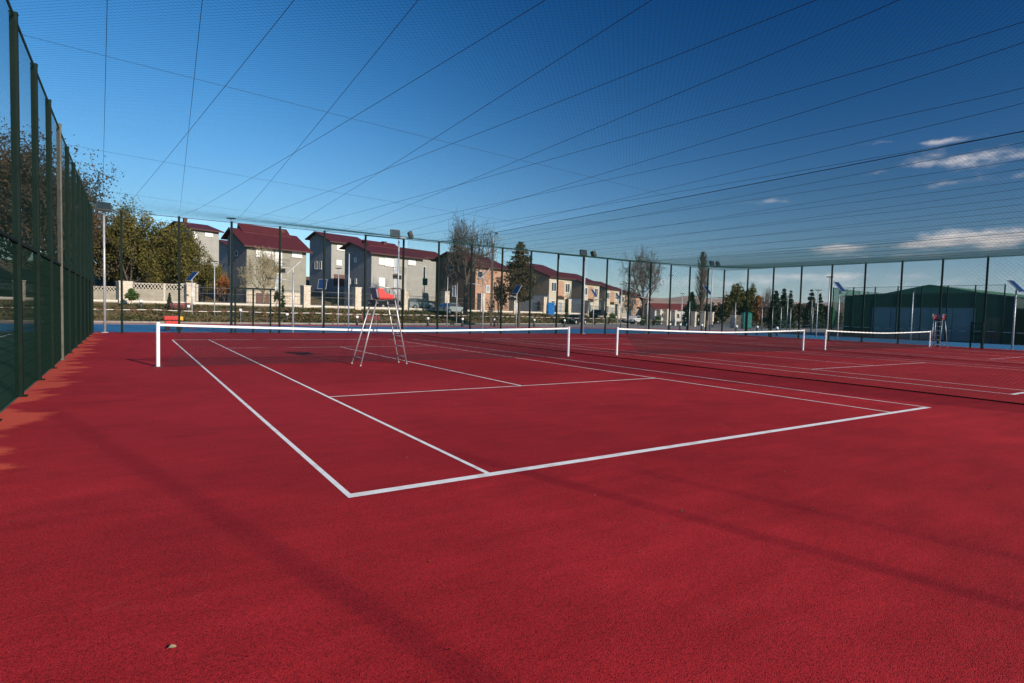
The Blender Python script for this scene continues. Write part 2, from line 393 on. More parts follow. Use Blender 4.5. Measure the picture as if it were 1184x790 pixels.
M['bark_pale'] = mat('pale_twig_bark', (.27, .22, .13), .95, .2, 6)
def leaf_mat(name, a, b_, sc=.6):
    mt = mat(name, a, .75, 0, sc, col2=b_, spec=.25, detail=4)
    return mt
M['leaf_olive'] = leaf_mat('olive_autumn_leaves', (.038, .044, .009), (.15, .120, .024))
M['leaf_dark'] = leaf_mat('dark_russet_leaves', (.028, .024, .012), (.085, .050, .026))
M['leaf_brown'] = leaf_mat('brown_green_leaves', (.035, .032, .014), (.10, .070, .034))
M['leaf_spruce'] = leaf_mat('spruce_needles', (.010, .026, .014), (.024, .048, .022))
M['leaf_yellow'] = leaf_mat('pale_yellow_leaves', (.26, .23, .11), (.42, .38, .20))
M['leaf_green'] = leaf_mat('fresh_leaves', (.03, .07, .015), (.08, .13, .03))
M['leaf_orange'] = leaf_mat('orange_leaves', (.24, .08, .02), (.34, .14, .03))
M['leaf_hedge'] = leaf_mat('low_groundcover_leaves', (.045, .048, .016), (.12, .085, .042), .4)
M['green_net2'] = mat('bright_green_cage_net', (.025, .14, .085), .8, spec=.2)
M['hill'] = mat('dry_far_hillside', (.30, .20, .15), 1.0, 0, .012, col2=(.42, .31, .24), detail=8)
M['warehouse'] = mat('dark_green_sheet', (.004, .022, .015), .6, .15, 1.0)
M['warehouse_roof'] = mat('mid_green_sheet_roof', (.06, .155, .075), .55, .1, .8)
M['door_blue'] = mat('grey_blue_sliding_door', (.17, .215, .26), .6, .12, .9)
M['red_wall'] = mat('dark_red_sheet_wall', (.15, .014, .018), .7, .1, 1)
M['car_silver'] = mat('silver_car_paint', (.38, .44, .43), .25, metal=.4)
M['car_black'] = mat('black_car_paint', (.012, .014, .02), .25)
M['car_white'] = mat('white_car_paint', (.6, .6, .6), .3)
M['rubber'] = mat('tyre_rubber', (.015, .015, .016), .9)
M['cabin_blue'] = mat('blue_cabin_plastic', (.012, .17, .50), .45)
M['cabin_green'] = mat('teal_cabin_plastic', (.01, .17, .14), .45)
M['leaf_litter'] = mat('fallen_leaf', (.16, .07, .03), .8)
def tape_mat():
    mt = mat('red_white_tape', (.8, .8, .8), .6); t = mt.node_tree; b = t.nodes['Principled BSDF']
    uv = t.nodes.new('ShaderNodeAttribute'); uv.attribute_name = 'run'
    s = math_node(t, 'FRACT', math_node(t, 'MULTIPLY', uv.outputs['Fac'], 1.0))
    s = math_node(t, 'GREATER_THAN', s, .58)
    mx = t.nodes.new('ShaderNodeMix'); mx.data_type = 'RGBA'; mx.inputs[6].default_value = (.58, .56, .52, 1); mx.inputs[7].default_value = (.16, .05, .045, 1)
    t.links.new(s, mx.inputs['Factor']); t.links.new(mx.outputs[2], b.inputs['Base Color']); return mt
M['tape'] = tape_mat()

# ------------------------------------------------------------------ ground
FX0, FX1, FY0, FY1 = -2.98, 45.0, -6.5, 30.1        # the fenced compound
KX = [-400, -60, -8, 5, 15, 25, 47, 62, 90, 200]; KY = [38, 43, 46.6, 47, 48.5, 51.5, 60.5, 66, 77, 122]
TX = [-400, -60, -15, 3, 10, 18, 26, 36, 47, 60, 80, 200]; TY = [52, 55, 58.5, 59.5, 59, 58, 60.2, 63, 65.8, 69.4, 78.5, 128]
def ky(x): return np.interp(x, KX, KY)
def ty(x): return np.interp(x, TX, TY)
def ground_z(x, y):
    x = np.asarray(x, float); y = np.asarray(y, float)
    t = np.clip((y-ky(x))/np.maximum(ty(x)-ky(x), .1), 0, 1); s = t*t*(3-2*t)
    lv = 1.42*np.interp(x, [60, 110], [1, 0])
    z = .06*(y > ky(x)) + lv*s*np.where(t < 1, .84, 1.0)
    bh = np.clip(y-ty(x)-14, 0, 40)*.15*np.interp(x, [45, 100], [1, 0])
    return z + bh
xs = np.unique(np.concatenate([np.linspace(-400, -60, 18), np.linspace(-60, 130, 191), np.linspace(130, 420, 20)]))
def strip_mesh():
    ts = np.concatenate([np.linspace(0, 1, 13), 1+np.linspace(.5, 70, 40)])
    V = []; 
    for x in xs:
        k, T = float(ky(x)), float(ty(x))
        for q in ts:
            y = k+(T-k)*q if q <= 1 else T+(q-1)
            V.append((x, y, float(ground_z(x, y+1e-6)) + (0.035*math.sin(x*1.7+y*2.3)+.03*math.sin(x*.6-y*1.1) if .1 < q < .95 else 0)))
    n = len(ts); F = [(i*n+j, (i+1)*n+j, (i+1)*n+j+1, i*n+j+1) for i in range(len(xs)-1) for j in range(n-1)]
    return V, F
V, F = strip_mesh()
struct(raw_mesh('hillside_terrace', V, F, M['bank']))
b = MB(); b.poly3([(-4000,-4000,-.05),(4000,-4000,-.05),(4000,4000,-.05),(-4000,4000,-.05)]); struct(b.build('ground', M['grass']))
b = MB(); b.poly3([(FX0,FY0-3,0),(FX1+1,FY0-3,0),(FX1+1,31,0),(FX0,31,0)]); struct(b.build('tennis_court_surface', M['court']))
b = MB(); b.poly3([(FX0-38,-9,-.004),(FX0,-9,-.004),(FX0,31,-.004),(FX0-38,31,-.004)]); struct(b.build('green_court_surface', M['turf']))
b = MB(); b.poly3([(-5.9,-5,.004),(-5.8,-5,.004),(-5.8,29,.004),(-5.9,29,.004)]); b.poly3([(-20,28.9,.004),(-5.9,28.9,.004),(-5.9,29,.004),(-20,29,.004)]); struct(b.build('green_court_lines', M['line']))
# running track: an L of blue lanes with white lane lines, then a red strip
def corner_path(r, n=14):      # quarter bend joining the north straight and the east straight
    cx, cy = 46.0, 31.0
    return [(cx+r*math.sin(a), cy+r*math.cos(a)) for a in np.linspace(0, math.pi/2, n)]
def band(name, r0, r1, z, m_):
    A = [(-160, 31+r0)] + corner_path(r0) + [(46+r0, -40)]; B = [(-160, 31+r1)] + corner_path(r1) + [(46+r1, -40)]
    b = MB(); n = len(A); b.add([(x,y,z) for x,y in A]+[(x,y,z) for x,y in B], [(i, i+1, n+i+1, n+i) for i in range(n-1)])
    return struct(b.build(name, m_))
band('running_track', 0.0, 11.8, .002, M['track_blue'])
band('track_edge_line', .10, .16, .006, M['line'])
for i, r_ in enumerate((11.7,)): band('track_lane_lines', r_, r_+.06, .006, M['line'])
band('track_border', 11.8, 15.8, 0.0, M['track_red'])
b = MB(); b.poly3([(-60,42.9,.008),(.6,42.9,.008),(.6,44.6,.008),(-60,44.6,.008)]); struct(b.build('concrete_path', M['kerb']))
b = MB()
b.poly3([(58,-60,-.02),(320,-60,-.02),(320,180,-.02),(200,121.5,-.02),(90,76.5,-.02),(62,65.5,-.02),(47,60,-.02),(25,51,-.02),(5,46.5,-.02),(-60,42.5,-.02),(-60,42,-.02),(58,42,-.02)]); struct(b.build('pavement', M['pave']))
b = MB()
ks = [(x, float(ky(x))) for x in np.arange(-60, 120, 1.0)]
for (x0,y0),(x1,y1) in zip(ks, ks[1:]): b.beam((x0,y0-.06,.06),(x1,y1-.06,.06), .14, .14)
M['kerb2'] = mat('weathered_kerb', (.22,.205,.18), .9, .2, 3, .2, 30)
struct(b.build('kerb', M['kerb2']))

# court markings
def court_lines(ox):
    b = MB(); w = .05; Wd, L = 10.97, 23.77; z = .004
    def ln(x0, x1, y0, y1): b.poly3([(ox+x0,y0,z),(ox+x1,y0,z),(ox+x1,y1,z),(ox+x0,y1,z)])
    ln(0, Wd, 0, .10); ln(0, Wd, L-.1, L)
    for x in (0, Wd-w): ln(x, x+w, .10, L-.1)
    for x in (1.37, Wd-1.37-w): ln(x, x+w, .10, L-.1)
    for y in (L/2-6.40, L/2+6.35): ln(1.37+w, Wd-1.37-w, y, y+w)
    ln(Wd/2-w/2, Wd/2+w/2, L/2-6.35, L/2+6.35)
    return struct(b.build('court_lines', M['line']))
for ox in (0, 15.25, 30.05): court_lines(ox)

# debris: a few fallen leaves and twigs on the court
for i, (x, y, a, s) in enumerate([(-1.35,-1.7,.4,1.2),(-.28,-2.35,1.4,.8),(.05,-1.45,2.1,1.0),(.95,1.0,.2,.8),(2.2,-1.6,.9,1.3),(4.1,-1.3,2.6,.9),(3.2,-2.1,1.9,.8),(-.15,-2.9,.7,.9),(1.3,-2.0,2.2,.7),(5.4,-2.6,1.0,1.0),(-1.8,2.9,1.2,.9),(6.1,3.0,.3,1.0),(3.0,3.8,2.0,.9),(5.0,.8,.6,.9),(-2.2,.6,1.8,.9)]):
    s *= .6; b = MB(); L_ = .026*s; pts = []
    for k in range(7):
        t = k/6; wv = .012*s*math.sin(math.pi*t); pts.append((t, wv))
    top = [(L_*(t-.5)*2, wv, .008+.010*math.sin(3*t+i)) for t, wv in pts]; bot = [(L_*(t-.5)*2, -wv, .006+.008*math.cos(2*t+i)) for t, wv in pts]
    b.add(top+bot, [(k, k+1, 7+k+1, 7+k) for k in range(6)])
    o = b.build('fallen_leaf', M['leaf_litter'] if i % 3 else M['bark_pale']); o.location = (x, y, .004); o.rotation_euler = (0, 0, a)
    tag(o, 'tiny dry fallen leaf lying on the red court surface', 'leaf', 'fallen leaves on the court')

# ------------------------------------------------------------------ fences and nets
H = 6.0
def post_mb(x, y, h, s=.09):
    b = MB(); b.box(x-s/2, x+s/2, y-s/2, y+s/2, 0, h); b.box(x-s/2-.006, x+s/2+.006, y-s/2-.006, y+s/2+.006, h, h+.02)
    b.box(x-.1, x+.1, y-.1, y+.1, 0.001, .012); return b
def panel_grid(p0, p1, z0, z1, dx=.05, dz=.20, r=.0026):
    p0 = np.array(p0, float); p1 = np.array(p1, float); L = np.linalg.norm(p1-p0); d = (p1-p0)/L
    A = [(s, z0) for s in np.arange(dx/2, L, dx)]; B = [(s, z1) for s in np.arange(dx/2, L, dx)]
    A += [(0, z) for z in np.arange(z0+.02, z1, dz)]; B += [(L, z) for z in np.arange(z0+.02, z1, dz)]
    def f(s, t): return np.stack([p0[0]+d[0]*s, p0[1]+d[1]*s, t], axis=-1)
    return cords(A, B, f, r*1.15, 9.)
def make_fence(name, label, p0, p1, post_pos, panel=True, ps=.1, net_r=.0013, pitch=.085, rusty=None, net_from=2.45, off=.06):
    root = empty(name, (0,0,0), 0, label, 'fence')
    p0 = np.array(p0, float); p1 = np.array(p1, float); L = np.linalg.norm(p1-p0); d = (p1-p0)/L
    protop = None
    for i, s in enumerate(post_pos):
        q = p0+d*s
        if protop is None:
            protop = post_mb(0, 0, H, ps).build('post', M['green_steel'], root); protop.location = (q[0], q[1], 0)
        else:
            if rusty == i:
                o = post_mb(0, 0, H+.06, .1).build('post', M['rust_steel'], root); o['label'] = 'pale unpainted post'
            else:
                o = protop.copy(); scene.collection.objects.link(o); o.parent = root
            o.location = (q[0], q[1], 0)
    A, B = diamond(0, L, (net_from if panel else .04), H-.02, pitch)
    def f(s, t): return np.stack([p0[0]+d[0]*s - d[1]*off, p0[1]+d[1]*s + d[0]*off, t], axis=-1)
    V, F = cords(A, B, f, net_r, 3.); raw_mesh('netting', V, F, M['cord'], root)
    if panel:
        for a, c in zip(post_pos, post_pos[1:]):
            q0, q1 = p0+d*(a+.05), p0+d*(c-.05)
            V, F = panel_grid(q0, q1, .04, 2.45); raw_mesh('mesh_panel', V, F, M['green_wire'], root)
    b = MB(); P = [(*(p0+d*s), H-.03) for s in (0, L)]
    b.beam(P[0], P[1], .03, .03); b.build('top_cable', M['cable'], root)
    b = MB()
    if panel: b.beam((*p0, 2.48), (*p1, 2.48), .04, .05); b.build('middle_rail', M['green_steel'], root)
    return root
ylen = FY1-FY0
left_posts = [.05+2.36*i for i in range(0, 16)]
left_y = [-6.5+ s for s in left_posts]
lp = [s for s in (list(np.arange(13.95-2.35*5, 37, 2.35)))]
make_fence('mesh_fence', 'tall dark green mesh fence running along the left side of the nearest court', (FX0, FY0), (FX0, FY1), lp, True, rusty=8, off=-.02)
far_posts = [-1.79+2.47*i-FX0 for i in range(19)]
make_fence('mesh_fence', 'green fence with tall posts across the far end in front of the houses', (FX0, FY1), (FX1, FY1), [0.0]+far_posts, False, net_r=.0011, pitch=.10, off=0.02)
make_fence('mesh_fence', 'green fence with tall posts on the right before the dark green hall', (FX1, FY0), (FX1, FY1), [FY1-FY0-2.5*i for i in range(15)][::-1], False, net_r=.0011, pitch=.10, off=.02)
# tall bare poles added out of view far behind the camera: only their long soft shadows reach the picture
for px_, py_, ph_, pr_, lab in ((4.24, -20, 11.5, .022, 'tall bare pole far behind the nearest court, casting the leftmost long soft shadow'), (6.9, -20, 9.2, .025, 'shorter bare pole far behind the court, casting the middle soft shadow'), (7.9, -20.3, 8.7, .017, 'thinnest bare pole far behind the court, casting the faintest shadow')):
    r_ = empty('unseen_pole', (px_, py_, 0), 0, lab, 'pole'); b = MB(); b.tube([(0,0,0),(0,0,ph_)], [pr_, pr_*.8], 10); b.build('pole', M['galv'], r_, True); b = MB(); b.tube([(0,0,0),(0,0,.05)], .2, 12); b.build('base', M['galv'], r_)

# gate in the far fence
g = empty('fence_gate', (0, 0, 0), 0, 'green double gate frame in the far fence before the plastered house', 'gate')
for x in (3.32, 4.22, 5.12):
    MB_ = MB(); MB_.box(x-.04, x+.04, FY1-.14, FY1-.06, .02, 2.42); MB_.build('gate_post', M['green_steel'], g)
b = MB(); b.box(3.1, 5.36, FY1-.12, FY1-.06, 2.42, 2.50); b.build('top_rail', M['green_steel'], g)
for x0, x1 in ((3.36, 4.18), (4.26, 5.08)):
    V, F = panel_grid((x0, FY1-.1), (x1, FY1-.1), .08, 2.4); raw_mesh('gate_panel', V, F, M['green_wire'], g)
b = MB(); b.box(4.26, 4.30, FY1-.2, FY1-.14, 1.0, 1.25); b.build('handle', M['dark_metal'], g)
g = empty('fence_gate', (0, 0, 0), 0, 'green gate frame between tall posts near the poplar and portable toilet', 'gate')
for x in (FX1-.12,):
    for y in (25.2, 27.4):
        b = MB(); b.box(x-.04, x+.04, y-.04, y+.04, .02, 2.45); b.build('gate_post', M['green_steel'], g)
b = MB(); b.box(FX1-.15, FX1-.09, 24.95, 27.5, 2.45, 2.53); b.build('top_rail', M['green_steel'], g)
V, F = panel_grid((FX1-.12, 25.25), (FX1-.12, 27.35), .08, 2.4); raw_mesh('gate_panel', V, F, M['green_wire'], g)
g = empty('gate_leaf', (0, 0, 0), 0, 'short dark green gate frame in the right fence near the hall corner', 'gate')
for y in (10.1, 10.7):
    b = MB(); b.box(FX1-.2, FX1-.12, y-.04, y+.04, .02, 1.75); b.build('gate_post', M['green_steel'], g)
b = MB(); b.box(FX1-.19, FX1-.13, 10.14, 10.66, .9, .96); b.build('rail', M['green_steel'], g); b = MB(); b.box(FX1-.19, FX1-.13, 10.14, 10.66, 1.6, 1.66); b.build('rail', M['green_steel'], g)
g = empty('rail_frame', (0, 0, 0), 0, 'green top rail joining two far posts behind the umpire chair', 'rail')
for k, (xa, xb, lab) in enumerate(((10.56, 13.03, 'green top rail joining two far posts behind the umpire chair'), (25.38, 27.85, 'green top rail joining two far posts right of the net post'))):
    if k: g = empty('rail_frame', (0, 0, 0), 0, lab, 'rail')
    b = MB(); b.beam((xa, FY1-.12, 5.96), (xb, FY1-.12, 5.96), .06, .06); b.build('rail', M['green_steel'], g)
    for xx in (xa, xb): b = MB(); b.beam((xx, FY1-.12, 5.93), (xx, FY1-.12, 5.60), .04, .04); b.build('bracket', M['green_steel'], g)

# ceiling net: real cords, sagging between the fences and the divider cables
def zceil(x, y):
    x = np.asarray(x, float); y = np.asarray(y, float)
    zx = np.interp(x, [FX0, 4, 13.3, 20, 28.3, 36, FX1], [6.0, 5.72, 5.45, 5.42, 5.35, 5.55, 6.0])
    e = np.clip(np.minimum(y-FY0, FY1-y)/5.5, 0, 1); e = e*e*(3-2*e)
    sag = .10*np.sin((y-FY0)/ylen*math.pi)
    return 6.0*(1-e) + zx*e - sag
def zcable(x, y): return zceil(x, y)+.012
A, B = diamond(FX0, FX1, FY0, FY1, .105)
V, F = cords(A, B, lambda s, t: np.stack([s, t, zceil(s, t)], axis=-1), .00135, 1.6)
o = raw_mesh('ceiling_net', V, F, M['cord2']); tag(o, 'huge fine green net stretched overhead above all the courts', 'net')
# divider nets hanging between the courts
for k, (X, lab) in enumerate(((13.3, 'long hanging green net dividing the nearest court from the middle court'), (28.3, 'farther hanging green net dividing the middle court from the last court'))):
    root = empty('divider_net', (0,0,0), 0, lab, 'net')
    zt = lambda s: zceil(np.full(np.shape(s), X), s)
    A, B = diamond(FY0, FY1, 0, 5.5, .085 if k == 0 else .10)
    V, F = cords(A, B, lambda s, t: np.stack([np.full_like(s, X)+.05*np.sin(s*.9+t)*(1-t/5.5), s, .03+(zt(s)-.05)*t/5.5], axis=-1), .0019 if k == 0 else .0013, 1.5)
    raw_mesh('netting', V, F, M['cord2'], root)
    ys = np.linspace(FY0, FY1, 40)
    b = MB(); b.tube([(X, y, float(zcable(X, y))) for y in ys], .011, 5); b.build('top_cable', M['cable'], root)
    b = MB(); b.tube([(X+.05*math.sin(y*.9), y, .02) for y in ys], .015 if k == 0 else .009, 5); b.build('weighted_hem', M['green_wire'], root)
# zigzag support cables between the near and the far fence
def cable(p, q, r=.006, n=26, lab='', grp='support cables above the courts'):
    b = MB(); P = []
    for t in np.linspace(0, 1, n):
        x = p[0]*(1-t)+q[0]*t; y = p[1]*(1-t)+q[1]*t; P.append((x, y, float(zcable(x, y))-.02))
    b.tube(P, r, 5); o = b.build('support_cable', M['cable']); tag(o, lab, 'cable', grp); return o
for k in range(-1, 17):
    xn = 1.30+2.5*k
    for sgn, x2 in ((-1, -1.79+2.47*k), (1, 3.15+2.47*k)):
        if x2 > FX1 or x2 < FX0 or xn > FX1 or xn < FX0: continue
        cable((xn, FY0), (x2, FY1), .0045, 26, 'thin black support cable running diagonally from fence to fence under the ceiling net')
cable((-1.33, FY0), (-2.55, FY1), .0045, 26, 'leftmost near-vertical support cable close to the green fence')
for y in (8.0, 16.0, 23.6):
    cable((FX0, y), (13.3, y+.2), .003, 16, {8.0:'nearest thin cross cable spanning from the left fence overhead', 16.0:'thin cross cable starting at the pale fence post', 23.6:'farthest faint cross cable starting near the left floodlight mast'}[y], 'cross cables above the nearest court')

# ------------------------------------------------------------------ tennis nets
def tennis_net(x0, x1, label, gap0, gap1, first):
    root = empty('tennis_net', ((x0+x1)/2, 11.885, 0), 0, label, 'tennis net', 'tennis nets on the courts')
    hw = (x1-x0)/2
    for s in (-1, 1):
        b = MB(); b.tube([(s*hw, 0, 0), (s*hw, 0, 1.075)], .042, 16); b.tube([(s*hw, 0, 1.075), (s*hw, 0, 1.09)], .046, 16); b.build('post', M['white_metal'], root)
        b = MB(); b.box(s*hw-.09, s*hw+.09, -.09, .09, .001, .01); b.build('ground_plate', M['dark_metal'], root)
    def top(x): return 1.055 - .115*np.clip(1-(np.abs(x)/hw)**1.4, 0, 1)
    xsn = np.linspace(-hw+.04, hw-.04, 30)
    b = MB(); n = len(xsn); vs = []
    for x in xsn:
        t = float(top(x)); vs += [(x, -.012, t), (x, -.012, t-.055), (x, .012, t-.055), (x, .012, t)]
    fs = [];
    for i in range(n-1):
        for j in range(4): fs.append((i*4+j, i*4+(j+1) % 4, (i+1)*4+(j+1) % 4, (i+1)*4+j))
    b.add(vs, fs+[(3,2,1,0), tuple((n-1)*4+j for j in range(4))]); b.build('top_band', M['band'], root)
    def f(s, t):   # s 0..1, t 0..1
        xa = -hw+.05+gap0[0]*(t) + gap0[1]*(1-t) + gap0[2]*np.sin(t*math.pi)
        xb = hw-.05-(gap1[0]*t + gap1[1]*(1-t) + gap1[2]*np.sin(t*math.pi))
        x = xa+(xb-xa)*s
        return np.stack([x, .015*np.sin(x*1.3)*(1-t), .015+(top(x)-.06)*t], axis=-1)
    nv = int(2*hw/.046); A = [(i/nv, 0) for i in range(nv+1)]; B = [(i/nv, 1) for i in range(nv+1)]
    nh = 22; A += [(0, i/nh) for i in range(nh+1)]; B += [(1, i/nh) for i in range(nh+1)]
    V, F = cords(A, B, f, .0034, .06); raw_mesh('netting', V, F, M['net'], root)
    b = MB(); b.tube([(x, 0, .018) for x in np.linspace(-hw+.3, hw-.3, 12)], .006, 5); b.build('bottom_cord', M['net'], root)
    return root
tennis_net(-.914, 11.88, 'nearest white banded tennis net, with the aluminium umpire chair in front', (.14,.02,.30), (.02,.02,.03), True)
tennis_net(14.29, 27.19, 'middle tennis net, seen through the hanging divider net', (.25,1.25,-.05), (.05,.1,.1), True)
tennis_net(29.27, 41.82, 'farthest tennis net at right, sagging before the dark green hall', (.05,.1,.1), (.05,.1,.1), True)

# ------------------------------------------------------------------ umpire chairs
def umpire_chair(loc, rz, label, tube_r=.019):
    r_ = empty('umpire_chair', loc, rz, label, 'umpire chair', 'umpire chairs by the nets')
    # local: x across (seat back at -x, ladder at +x)
    L0 = (-.72, .34); L1 = (-.72, -.40); L2 = (.66, .30); L3 = (.72, -.14)
    tops = [(-.21, .26, 1.78), (-.24, -.26, 1.78), (.25, .24, 1.82), (.30, -.22, 1.82)]
    feet = [(*L0, 0), (*L1, 0), (*L2, 0), (*L3, -0)]
    for i, (a, c) in enumerate(zip(feet, tops)):
        b = MB(); e = [c[j] + (c[j]-a[j])*(.16 if i > 1 else 0) for j in range(3)]
        b.tube([a, e], tube_r, 10); b.tube([a, [a[j]+(c[j]-a[j])*.02 for j in range(3)]], tube_r+.006, 10); b.build('leg', M['alu'], r_, True)
    def lerp(a, c, t): return tuple(a[j]+(c[j]-a[j])*t for j in range(3))
    b = MB(); b.tube([lerp(feet[0], tops[0], .12), lerp(feet[1], tops[1], .12)], .014, 8); b.build('brace', M['alu'], r_, True)
    for t in (.12, .28, .44, .60, .76, .92):
        b = MB(); b.tube([lerp(feet[2], tops[2], t), lerp(feet[3], tops[3], t)], .016, 8); b.build('rung', M['galv'], r_, True)
    b = MB(); b.box(-.30, -.02, -.30, .30, 1.775, 1.80); b.build('footrest', M['dark_metal'], r_)
    b = MB(); b.tube([tops[0], tops[1]], .02, 8); b.tube([tops[2], tops[3]], .02, 8); b.tube([tops[0], tops[2]], .02, 8); b.tube([tops[1], tops[3]], .02, 8); b.build('seat_frame', M['dark_metal'], r_, True)
    b = MB(); b.box(-.17, .27, -.22, .22, 1.825, 1.86); b.build('seat', M['red_plastic'], r_, bevel=.012)
    b = MB(); b.add([(-.21,-.22,1.86),(-.15,-.22,1.86),(-.15,.22,1.86),(-.21,.22,1.86),(-.27,-.22,2.14),(-.22,-.22,2.14),(-.22,.22,2.14),(-.27,.22,2.14)],
                    [(0,3,2,1),(4,5,6,7),(0,1,5,4),(1,2,6,5),(2,3,7,6),(3,0,4,7)]); b.build('backrest', M['grey_plastic'], r_, bevel=.012)
    for s in (-1, 1):
        b = MB(); y = s*.235
        b.add([(-.16,y-.012,1.86),(.27,y-.012,1.86),(.27,y-.012,1.94),(.02,y-.012,2.0),(-.06,y-.012,2.12),(-.20,y-.012,2.13)]+[(-.16,y+.012,1.86),(.27,y+.012,1.86),(.27,y+.012,1.94),(.02,y+.012,2.0),(-.06,y+.012,2.12),(-.20,y+.012,2.13)],
              [(0,1,2,3,4,5),(11,10,9,8,7,6)]+[(i,(i+1)%6,(i+1)%6+6,i+6) for i in range(6)]); b.build('side_panel', M['red_plastic'], r_)
        b = MB(); b.tube([(-.27, s*.27, 2.14), (.44, s*.27, 2.15)], .013, 8)
        b.tube([(.30, s*.27, 1.82), (.34, s*.27, 2.15)], .012, 8); b.build('armrest', M['alu'], r_, True)
    b = MB(); b.box(.36, .50, -.25, .25, 2.13, 2.145); b.build('writing_board', M['dark_metal'], r_)
    return r_
umpire_chair((4.40, 10.95, 0), 0, 'aluminium umpire high chair with red seat standing before the nearest net')
umpire_chair((42.55, 11.7, 0), R(185), 'small distant umpire high chair with red seat by the last net post', .019)

# red cart with yellow end
c = empty('court_cart', (.62, 32.9, 0), 0, 'red wheeled court cart with yellow end behind the left net post', 'cart')
b = MB(); b.box(-.55, .30, -.25, .25, .30, .62); b.build('body', M['red_plastic'], c, bevel=.03)
b = MB(); b.box(-.60, .22, -.28, .28, .68, .92); b.build('hopper', M['red_plastic'], c, bevel=.02)
b = MB(); b.box(.24, .52, -.22, .22, .66, .90); b.build('end_cap', M['yellow_plastic'], c, bevel=.03)
for x in (-.4, .3):
    b = MB(); b.tube([(x, -.34, .16), (x, -.26, .16)], .16, 16); b.build('wheel', M['rubber'], c)
    b = MB(); b.tube([(x, .26, .16), (x, .34, .16)], .16, 16); b.build('wheel', M['rubber'], c)
c.scale = (.82, .82, .9); b = MB(); b.tube([(.3, 0, .35), (1.25, -.05, .14)], .03, 8); b.tube([(1.25, -.35, .14), (1.25, .25, .14)], .03, 8); b.build('handle', M['maroon'], c)

# ------------------------------------------------------------------ floodlight masts
def mast(x, y, h, heads, label, arm=.0, rz=0, single=False):
    r_ = empty('floodlight_mast', (x, y, 0), rz, label, 'floodlight mast', 'floodlight masts along the far fence')
    b = MB(); b.tube([(0,0,0),(0,0,h*.5),(0,0,h)], [.065,.055,.045], 12); b.build('pole', M['galv'], r_, True)
    b = MB(); b.box(-.14,.14,-.14,.14,.002,.02); b.build('base_plate', M['galv'], r_)
    if len(heads) > 1:
        b = MB(); b.beam((heads[0][0], 0, h), (heads[-1][0], 0, h), .06, .06); b.build('crossarm', M['galv'], r_)
    for hx, a, tilt in heads:
        mm = Matrix.Translation((hx, -.12, h+.22)) @ Matrix.Rotation(a, 4, 'Z') @ Matrix.Rotation(tilt, 4, 'X')
        b = MB(); b.box(-.30, .30, -.09, .09, -.22, .22)
        for i in range(7): b.box(-.27+.09*i-.01, -.27+.09*i+.01, .09, .14, -.2, .2)
        o = b.build('floodlight', M['dark_metal'], r_, bevel=.01); o.matrix_local = mm
        g_ = MB(); g_.box(-.26, .26, -.098, -.094, -.18, .18); go = g_.build('glass', M['dark_glass'], o)
        bk = MB(); bk.beam((-.32, 0, 0), (-.32, .02, -.25), .03, .03); bk.beam((.32, 0, 0), (.32, .02, -.25), .03, .03); bk.beam((-.335,.02,-.25),(.335,.02,-.25),.03,.03); bk.build('bracket', M['dark_metal'], o)
    return r_
mast(-2.50, 30.55, 5.95, [(0.0, R(10), R(-28))], 'leftmost floodlight mast at the corner by the green fence')
mast(12.85, 30.45, 6.1, [(-.30, R(0), R(-10)), (.75, R(75), R(-20))], 'floodlight mast with two lamps behind the nearest umpire chair')
mast(28.35, 30.5, 6.1, [(-.30, R(0), R(-10)), (.75, R(75), R(-20))], 'floodlight mast with two lamps right of the nearest net')
mast(43.9, 30.6, 6.35, [(-.28, R(10), R(-15)), (.6, R(20), R(-15))], 'floodlight mast near the far right fence corner before the poplar')

# ------------------------------------------------------------------ solar street lamps
def solar_lamp(x, y, z, h, rz, tilt, label, arm=1.1):
    r_ = empty('solar_street_lamp', (x, y, z), rz, label, 'solar street lamp', 'solar street lamps round the running track')
    b = MB(); b.tube([(0,0,0),(0,0,h)], [.06,.045], 10); b.build('pole', M['galv'], r_, True)
    mm = Matrix.Translation((0, 0, h+.28)) @ Matrix.Rotation(tilt, 4, 'X')
    b = MB(); b.box(-.37, .37, -.55, .55, -.025, .015); o = b.build('solar_panel', M['galv'], r_); o.matrix_local = mm
    b = MB(); b.box(-.34, .34, -.52, .52, .016, .022); b.build('cells', M['solar'], o)
    b = MB(); b.beam((0,0,h-.02), (0,0,h+.27), .05, .05); b.build('bracket', M['galv'], r_)
    b = MB(); b.tube([(0,0,h-.55),(0,-arm*.6,h-.42),(0,-arm,h-.40)], .025, 8); b.build('lamp_arm', M['galv'], r_, True)
    b = MB(); b.box(-.09, .09, -arm-.35, -arm+.05, h-.43, h-.37); b.build('lamp_head', M['dark_metal'], r_, bevel=.015)
    return r_
def gz0(u, D): x, y = W(u, D); return x, y, float(ground_z(x, y))
x, y, z = gz0(222, 50); solar_lamp(x, y, z, zat(222, 322, 50)-z-.1, R(-60), R(48), 'solar street lamp standing on the bank left of the plastered house')
x, y, z = 6.6, 31.2, 0; solar_lamp(x, y, z, 3.55, R(-99), R(45), 'solar street lamp seen edge-on in front of the plastered house')
x, y, z = gz0(372.5, 52); solar_lamp(x, y, z, zat(372, 331, 52)-z-.1, R(-25), R(55), 'low solar street lamp between the first two plastered houses')
x, y, z = 19.6, 31.2, 0; solar_lamp(x, y, z, 3.9, R(-112), R(46), 'solar street lamp edge-on before the peach house and utility pole')
x, y, z = gz0(597, 58); solar_lamp(x, y, z, zat(597, 338, 58)-z, R(-75), R(52), 'solar street lamp behind the conical brown tree')
x, y, z = gz0(686, 66); solar_lamp(x, y, z, zat(686, 342, 66)-z, R(30), R(55), 'solar street lamp before the terraced houses, nearer one')
